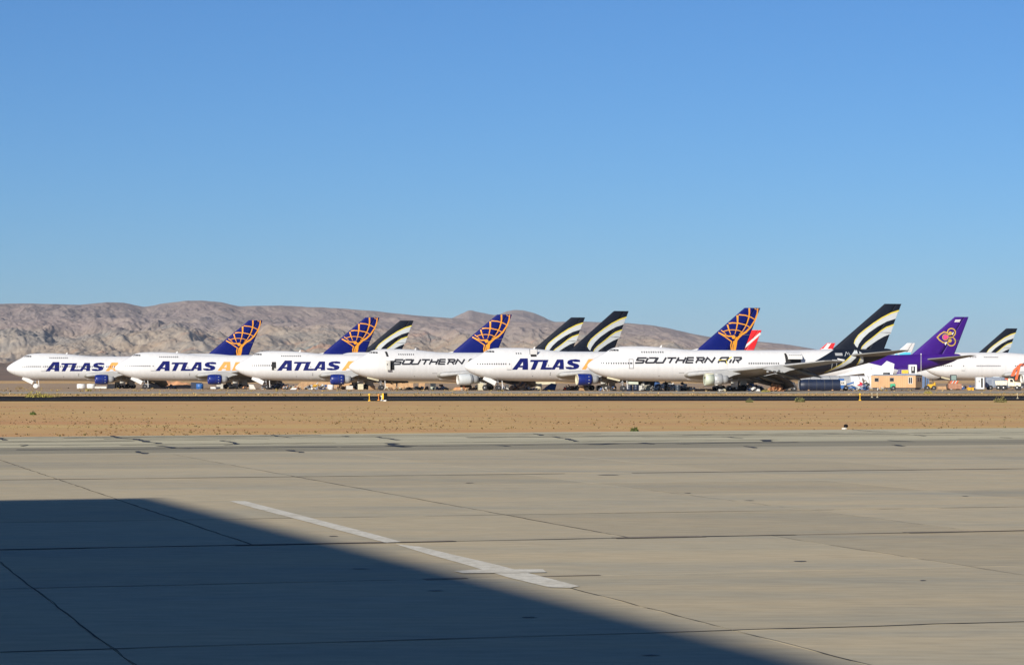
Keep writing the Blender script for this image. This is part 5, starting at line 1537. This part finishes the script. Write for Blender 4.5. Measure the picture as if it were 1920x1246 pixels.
# passenger stairs platform
t = thing('boarding_platform', 'raised white boarding platform with cabin, railings and doorway', 'platform', at(1704, 652))
mb = MB(); mb.box((0, 0, 3.75), (6.0, 2.4, .35)); mb.build('deck', M_SILV, t)
mb = MB(); mb.bevbox((.95, 0, 5.15), (2.0, 2.0, 2.3), .1); c_ = mb.build('cabin', M_WHITE2, t)
mb = MB(); mb.box((.95, -1.0, 5.0), (.95, .06, 1.7)); mb.build('doorway', M_HOLE, c_)
mb = MB(); mb.box((.9, -1.04, 5.25), (.3, .04, 1.0)); mb.build('door_light', M_WHITE2, c_)
for k in range(7):
    mb = MB(); mb.tube((-2.9 + .42 * k, -1.15, 3.9), (-2.9 + .42 * k, -1.15, 5.0), .03, None, 6); mb.build('railing_post', M_SILV, t)
for z_ in (4.45, 5.0):
    mb = MB(); mb.tube((-2.95, -1.15, z_), (-.2, -1.15, z_), .035, None, 6); mb.build('rail', M_SILV, t)
mb = MB(); mb.box((-1.15, -1.2, 4.5), (1.7, .05, .85)); b_ = mb.build('banner', mat('yellow_banner', (.66, .46, .05), .6, .35, 5), t)
for x_ in (-1.9, .2, 2.4):
    mb = MB(); mb.box((x_, 0, 1.8), (.35, 1.8, 3.6)); mb.build('support', M_SILV, t)
mb = MB(); mb.prism([(-.4, 2.2), (3.6, 2.2), (3.0, 3.55), (.2, 3.55)], 'y', -1.0, 1.0); mb.build('truck_cab', M_DKBLUE, t)
mb = MB(); mb.prism([(2.7, .4), (5.0, .4), (5.0, 2.6), (3.2, 3.5), (2.7, 3.5)], 'y', -1.1, 1.1); mb.build('side_housing', mat('steel_blue', (.10, .16, .28), .5, .15), t)

# forklift
t = thing('forklift', 'yellow and black forklift right of the trailer', 'forklift', at(1743, 632))
mb = MB(); mb.bevbox((.35, 0, .95), (1.9, 1.4, .9), .12); mb.build('body', M_YELV, t)
mb = MB(); mb.bevbox((1.15, 0, 1.2), (.55, 1.35, 1.3), .15); mb.build('counterweight', M_YELV, t)
for y_ in (-.5, .5):
    mb = MB(); mb.box((-1.05, y_, 1.6), (.14, .16, 3.1)); mb.build('mast', M_DARKM, t)
    mb = MB(); mb.box((-1.75, y_ * .7, .18), (1.3, .14, .07)); mb.build('fork', M_DARKM, t)
for (x_, y_) in ((-.6, -.6), (-.6, .6), (.95, -.6), (.95, .6)):
    mb = MB(); mb.tube((x_, y_, 1.3), (x_ * .8, y_, 2.65), .05, None, 6); mb.build('guard_post', M_DARKM, t)
mb = MB(); mb.box((.15, 0, 2.68), (1.6, 1.35, .08)); mb.build('guard_roof', M_DARKM, t)
mb = MB(); mb.bevbox((.3, 0, 1.5), (.55, .6, .6), .06); mb.build('seat', M_DARKM, t)
for x_ in (-.65, .95):
    for y_ in (-.6, .6):
        link('wheel', WHEEL, t, (x_, y_, .45))
crate(1768, 640, (3.0, 1.5, .75), M_TAN, 'low tan boards between forklift and loader', .02, 2)
# wheel loader seen from the front
t = thing('wheel_loader', 'wheel loader facing the viewer with rusty bucket and glass cab', 'loader', at(1788, 626))
mb = MB(); mb.prism([(-1.6, .25), (1.6, .25), (1.7, .9), (1.55, 1.55), (-1.55, 1.55), (-1.7, .9)], 'y', -1.5, -1.2); b_ = mb.build('bucket', mat('rust_bucket', (.33, .17, .11), .8, .25, 2), t)
for s__ in (-1, 1):
    mb = MB(); mb.prism([(-2.0, .3), (-1.2, .25), (-1.2, 1.5), (-1.6, 1.4)], 'x', s__ * 1.62 - .05, s__ * 1.62 + .05); mb.build('side_plate', M_RUST, b_)
    mb = MB(); mb.tube((s__ * .5, -1.2, 1.0), (s__ * .55, .2, 1.9), .14); mb.build('lift_arm', M_ORV, t)
mb = MB(); mb.bevbox((0, .7, 1.6), (1.9, 2.8, 1.2), .15); mb.build('body', M_RUST, t)
mb = MB()
for k in range(5): mb.box((-.75 + .38 * k, -.78, 1.9), (.2, .06, .8), k % 2, Matrix.Rotation(R(35), 3, 'Y'))
mb.build('striped_guard', [M_ORV, M_OFF], t)
mb = MB(); mb.bevbox((0, .4, 2.95), (1.5, 1.4, 1.5), .12); c_ = mb.build('cab', M_DARKM, t)
mb = MB(); mb.box((0, -.32, 2.95), (1.2, .04, 1.1)); mb.build('windscreen', mat('green_glass', (.20, .27, .25), .15, .1), c_)
for s__ in (-1, 1):
    for y_ in (-.5, 1.5):
        mb = MB(); mb.lathe([(-.25, .3), (-.28, .6), (-.2, .78), (.2, .78), (.28, .6), (.25, .3)], (s__ * 1.15, y_, .75), 'x', 18); mb.build('wheel', M_TYRE, t)
for i, (px, wd, lb) in enumerate([(1817, .95, 'left one of two yellow bins on the ground'), (1823, .6, 'right one of two yellow bins on the ground')]):
    t = thing('yellow_bin', lb, 'bin', at(px, 600 - 3 * i), .1, 'yellow bins by the taxiway')
    mb = MB(); mb.prism([(-wd * .42, 0), (wd * .42, 0), (wd * .5, .68), (-wd * .5, .68)], 'y', -.35, .35); mb.build('tub', M_YELV, t)
    mb = MB(); mb.box((0, 0, .7), (wd * 1.05, .78, .07)); mb.build('rim', M_YELV, t)
# tall white cabinet and grey box van
t = thing('white_cabinet', 'tall white box body with dark open doorway beside the grey van', 'cabinet', at(1837, 626))
mb = MB(); mb.bevbox((0, 0, 1.65), (1.95, 2.0, 2.9), .08); c_ = mb.build('body', M_WHITE2, t)
mb = MB(); mb.box((.35, -1.02, 1.75), (.42, .06, 2.3)); mb.build('doorway', M_HOLE, c_)
mb = MB(); mb.bevbox((-.35, -1.06, 2.15), (.18, .1, .5), .02); mb.build('vent', M_DARKM, c_)
mb = MB(); mb.box((0, 0, .12), (2.1, 2.1, .22)); mb.build('plinth', M_DARKM, t)
M_VAN = mat('van_grey_blue', (.17, .20, .26), .5, .1, 1)
t = thing('box_van', 'grey blue box van parked behind the dump truck', 'van', at(1865, 630))
mb = MB(); mb.bevbox((0, 0, 1.85), (4.6, 2.1, 2.5), .12); b_ = mb.build('body', M_VAN, t)
for (x_, wd) in ((-1.45, 1.25), (.35, 1.9)):
    mb = MB()
    for (dx, dz, w_, h_) in ((0, .75, wd, .04), (0, -.75, wd, .04), (-wd / 2, 0, .04, 1.5), (wd / 2, 0, .04, 1.5)):
        mb.box((x_ + dx, -1.06, 1.95 + dz), (w_, .04, h_))
    mb.build('panel_seam', M_SILV, b_)
mb = MB(); mb.prism([(2.3, .6), (3.5, .6), (3.5, 1.4), (2.9, 2.5), (2.3, 2.6)], 'y', -1.0, 1.0); mb.build('cab', M_VAN, t)
mb = MB(); mb.bevbox((.3, 0, 3.15), (1.6, 1.6, .25), .05); mb.build('roof_rack', M_SILV, t)
for x_ in (-1.2, 2.4):
    for y_ in (-.95, .95): link('wheel', WHEEL, t, (x_, y_, .5))
# dump truck, cream, nose to the right
t = thing('dump_truck', 'old cream dump truck with white cab facing right', 'truck', at(1890, 606), R(-12))
mb = MB(); mb.prism([(-2.8, 1.25), (-.2, 1.25), (-.05, 2.2), (-3.0, 2.2)], 'y', -1.15, 1.15); b_ = mb.build('dump_bed', M_CRV, t)
for k in range(5):
    mb = MB(); mb.box((-2.5 + .55 * k, -1.18, 1.72), (.09, .07, .9)); mb.build('rib', M_CRV, b_)
mb = MB(); mb.box((0, 0, .95), (6.4, .9, .22)); mb.build('chassis', M_DARKM, t)
mb = MB(); mb.prism([(.05, 1.0), (1.55, 1.0), (1.5, 1.95), (1.15, 2.75), (.15, 2.8), (.05, 2.6)], 'y', -1.0, 1.0); c_ = mb.build('cab', M_CRV, t)
mb = MB(); mb.prism([(.5, 1.95), (1.25, 1.95), (1.05, 2.55), (.5, 2.6)], 'y', -1.03, -1.0); mb.build('side_window', M_WIN, c_)
mb = MB(); mb.add([(1.56, -.9, 1.98), (1.56, .9, 1.98), (1.22, .88, 2.68), (1.22, -.88, 2.68)], [(0, 1, 2, 3)]); mb.build('windscreen', M_WIN, c_)
mb = MB(); mb.prism([(1.5, .95), (2.95, .95), (3.0, 1.55), (2.85, 1.85), (1.5, 1.98)], 'y', -.82, .82); h_ = mb.build('bonnet', M_CRV, t)
mb = MB(); mb.box((3.02, 0, 1.35), (.08, 1.2, .7)); mb.build('grille', M_SILV, h_)
for y_ in (-.7, .7):
    mb = MB(); mb.lathe([(0, .16), (.06, .13), (.08, .02)], (3.03, y_, 1.4), 'x', 12); mb.build('headlight', M_OFF, h_)
for y_ in (-.95, .95):
    mb = MB(); mb.prism([(1.55, .95), (1.75, 1.35), (2.55, 1.35), (2.85, .95)], 'y', y_ - .16, y_ + .16); mb.build('mudguard', M_CRV, t)
mb = MB(); mb.box((3.25, 0, .72), (.16, 2.0, .25)); mb.build('bumper', M_SILV, t)
for x_ in (-2.2, -1.0, 2.15):
    for y_ in (-.92, .92): link('wheel', WHEEL, t, (x_, y_, .58))
mb = MB(); mb.bevbox((-.9, -.9, .75), (.8, .4, .45), .05); mb.build('fuel_tank', M_DARKM, t)
# excavator behind the truck
t = thing('excavator', 'orange excavator with raised boom reaching over the dump truck', 'excavator', at(1905, 645))
mb = MB(); mb.bevbox((-4.0, 0, 2.15), (4.4, 2.6, 1.25), .2); mb.build('house', M_ORV, t)
mb = MB(); mb.bevbox((-3.0, .2, 1.0), (4.6, 2.8, .8), .25); mb.build('track', M_DARKM, t)
mb = MB(); mb.bevbox((-1.3, -.9, 2.6), (1.3, 1.0, 1.6), .12); c_ = mb.build('cab', M_DARKM, t)
mb = MB(); mb.box((-1.3, -1.42, 2.8), (.9, .04, .9)); mb.build('window', M_WIN, c_)
mb = MB(); mb.prism([(-1.6, 2.8), (-.9, 2.6), (-.1, 4.4), (1.2, 5.8), (3.2, 6.3), (3.2, 6.9), (1.0, 6.5), (-.6, 5.0)], 'y', -.3, .3); mb.build('boom', M_ORV, t)
mb = MB(); mb.prism([(-.4, 2.4), (.2, 2.5), (1.0, 5.5), (.55, 5.9)], 'y', -.62, -.32); mb.build('stick', M_ORV, t)
mb = MB(); mb.tube((-.2, -.45, 4.6), (2.2, -.45, 6.9), .11); mb.build('ram', M_DARKM, t)
mb = MB(); mb.prism([(3.0, 6.2), (4.6, 5.2), (5.2, 3.4), (4.6, 3.2), (3.8, 4.9), (2.8, 5.8)], 'y', -.25, .25); mb.build('arm', M_ORV, t)
mb = MB(); mb.prism([(4.5, 3.5), (5.4, 3.5), (5.6, 2.4), (4.6, 1.9), (4.1, 2.6)], 'y', -.5, .5); mb.build('bucket', M_DARKM, t)
# dark van at the far right
t = thing('parked_car', 'dark parked car cut off by the right edge behind the truck', 'car', at(1921, 618))
mb = MB(); mb.prism([(-2.1, .45), (2.1, .45), (2.15, .95), (1.2, 1.1), (.6, 1.55), (-1.0, 1.55), (-1.5, 1.1), (-2.15, 1.0)], 'y', -.85, .85); b_ = mb.build('body', M_DARKM, t)
mb = MB(); mb.prism([(-1.35, 1.1), (1.0, 1.1), (.55, 1.47), (-.95, 1.47)], 'y', -.87, -.84); mb.build('side_window', M_WIN, b_)
for x_ in (-1.3, 1.3):
    for y_ in (-.75, .75):
        o = link('wheel', WHEEL, t, (x_, y_, .34)); o.scale = (.55, .55, .55)
scrap(1806, 650, 7.5, 1.1, 'grey rubble under the plain white jet', M_SCR, 60, 33)
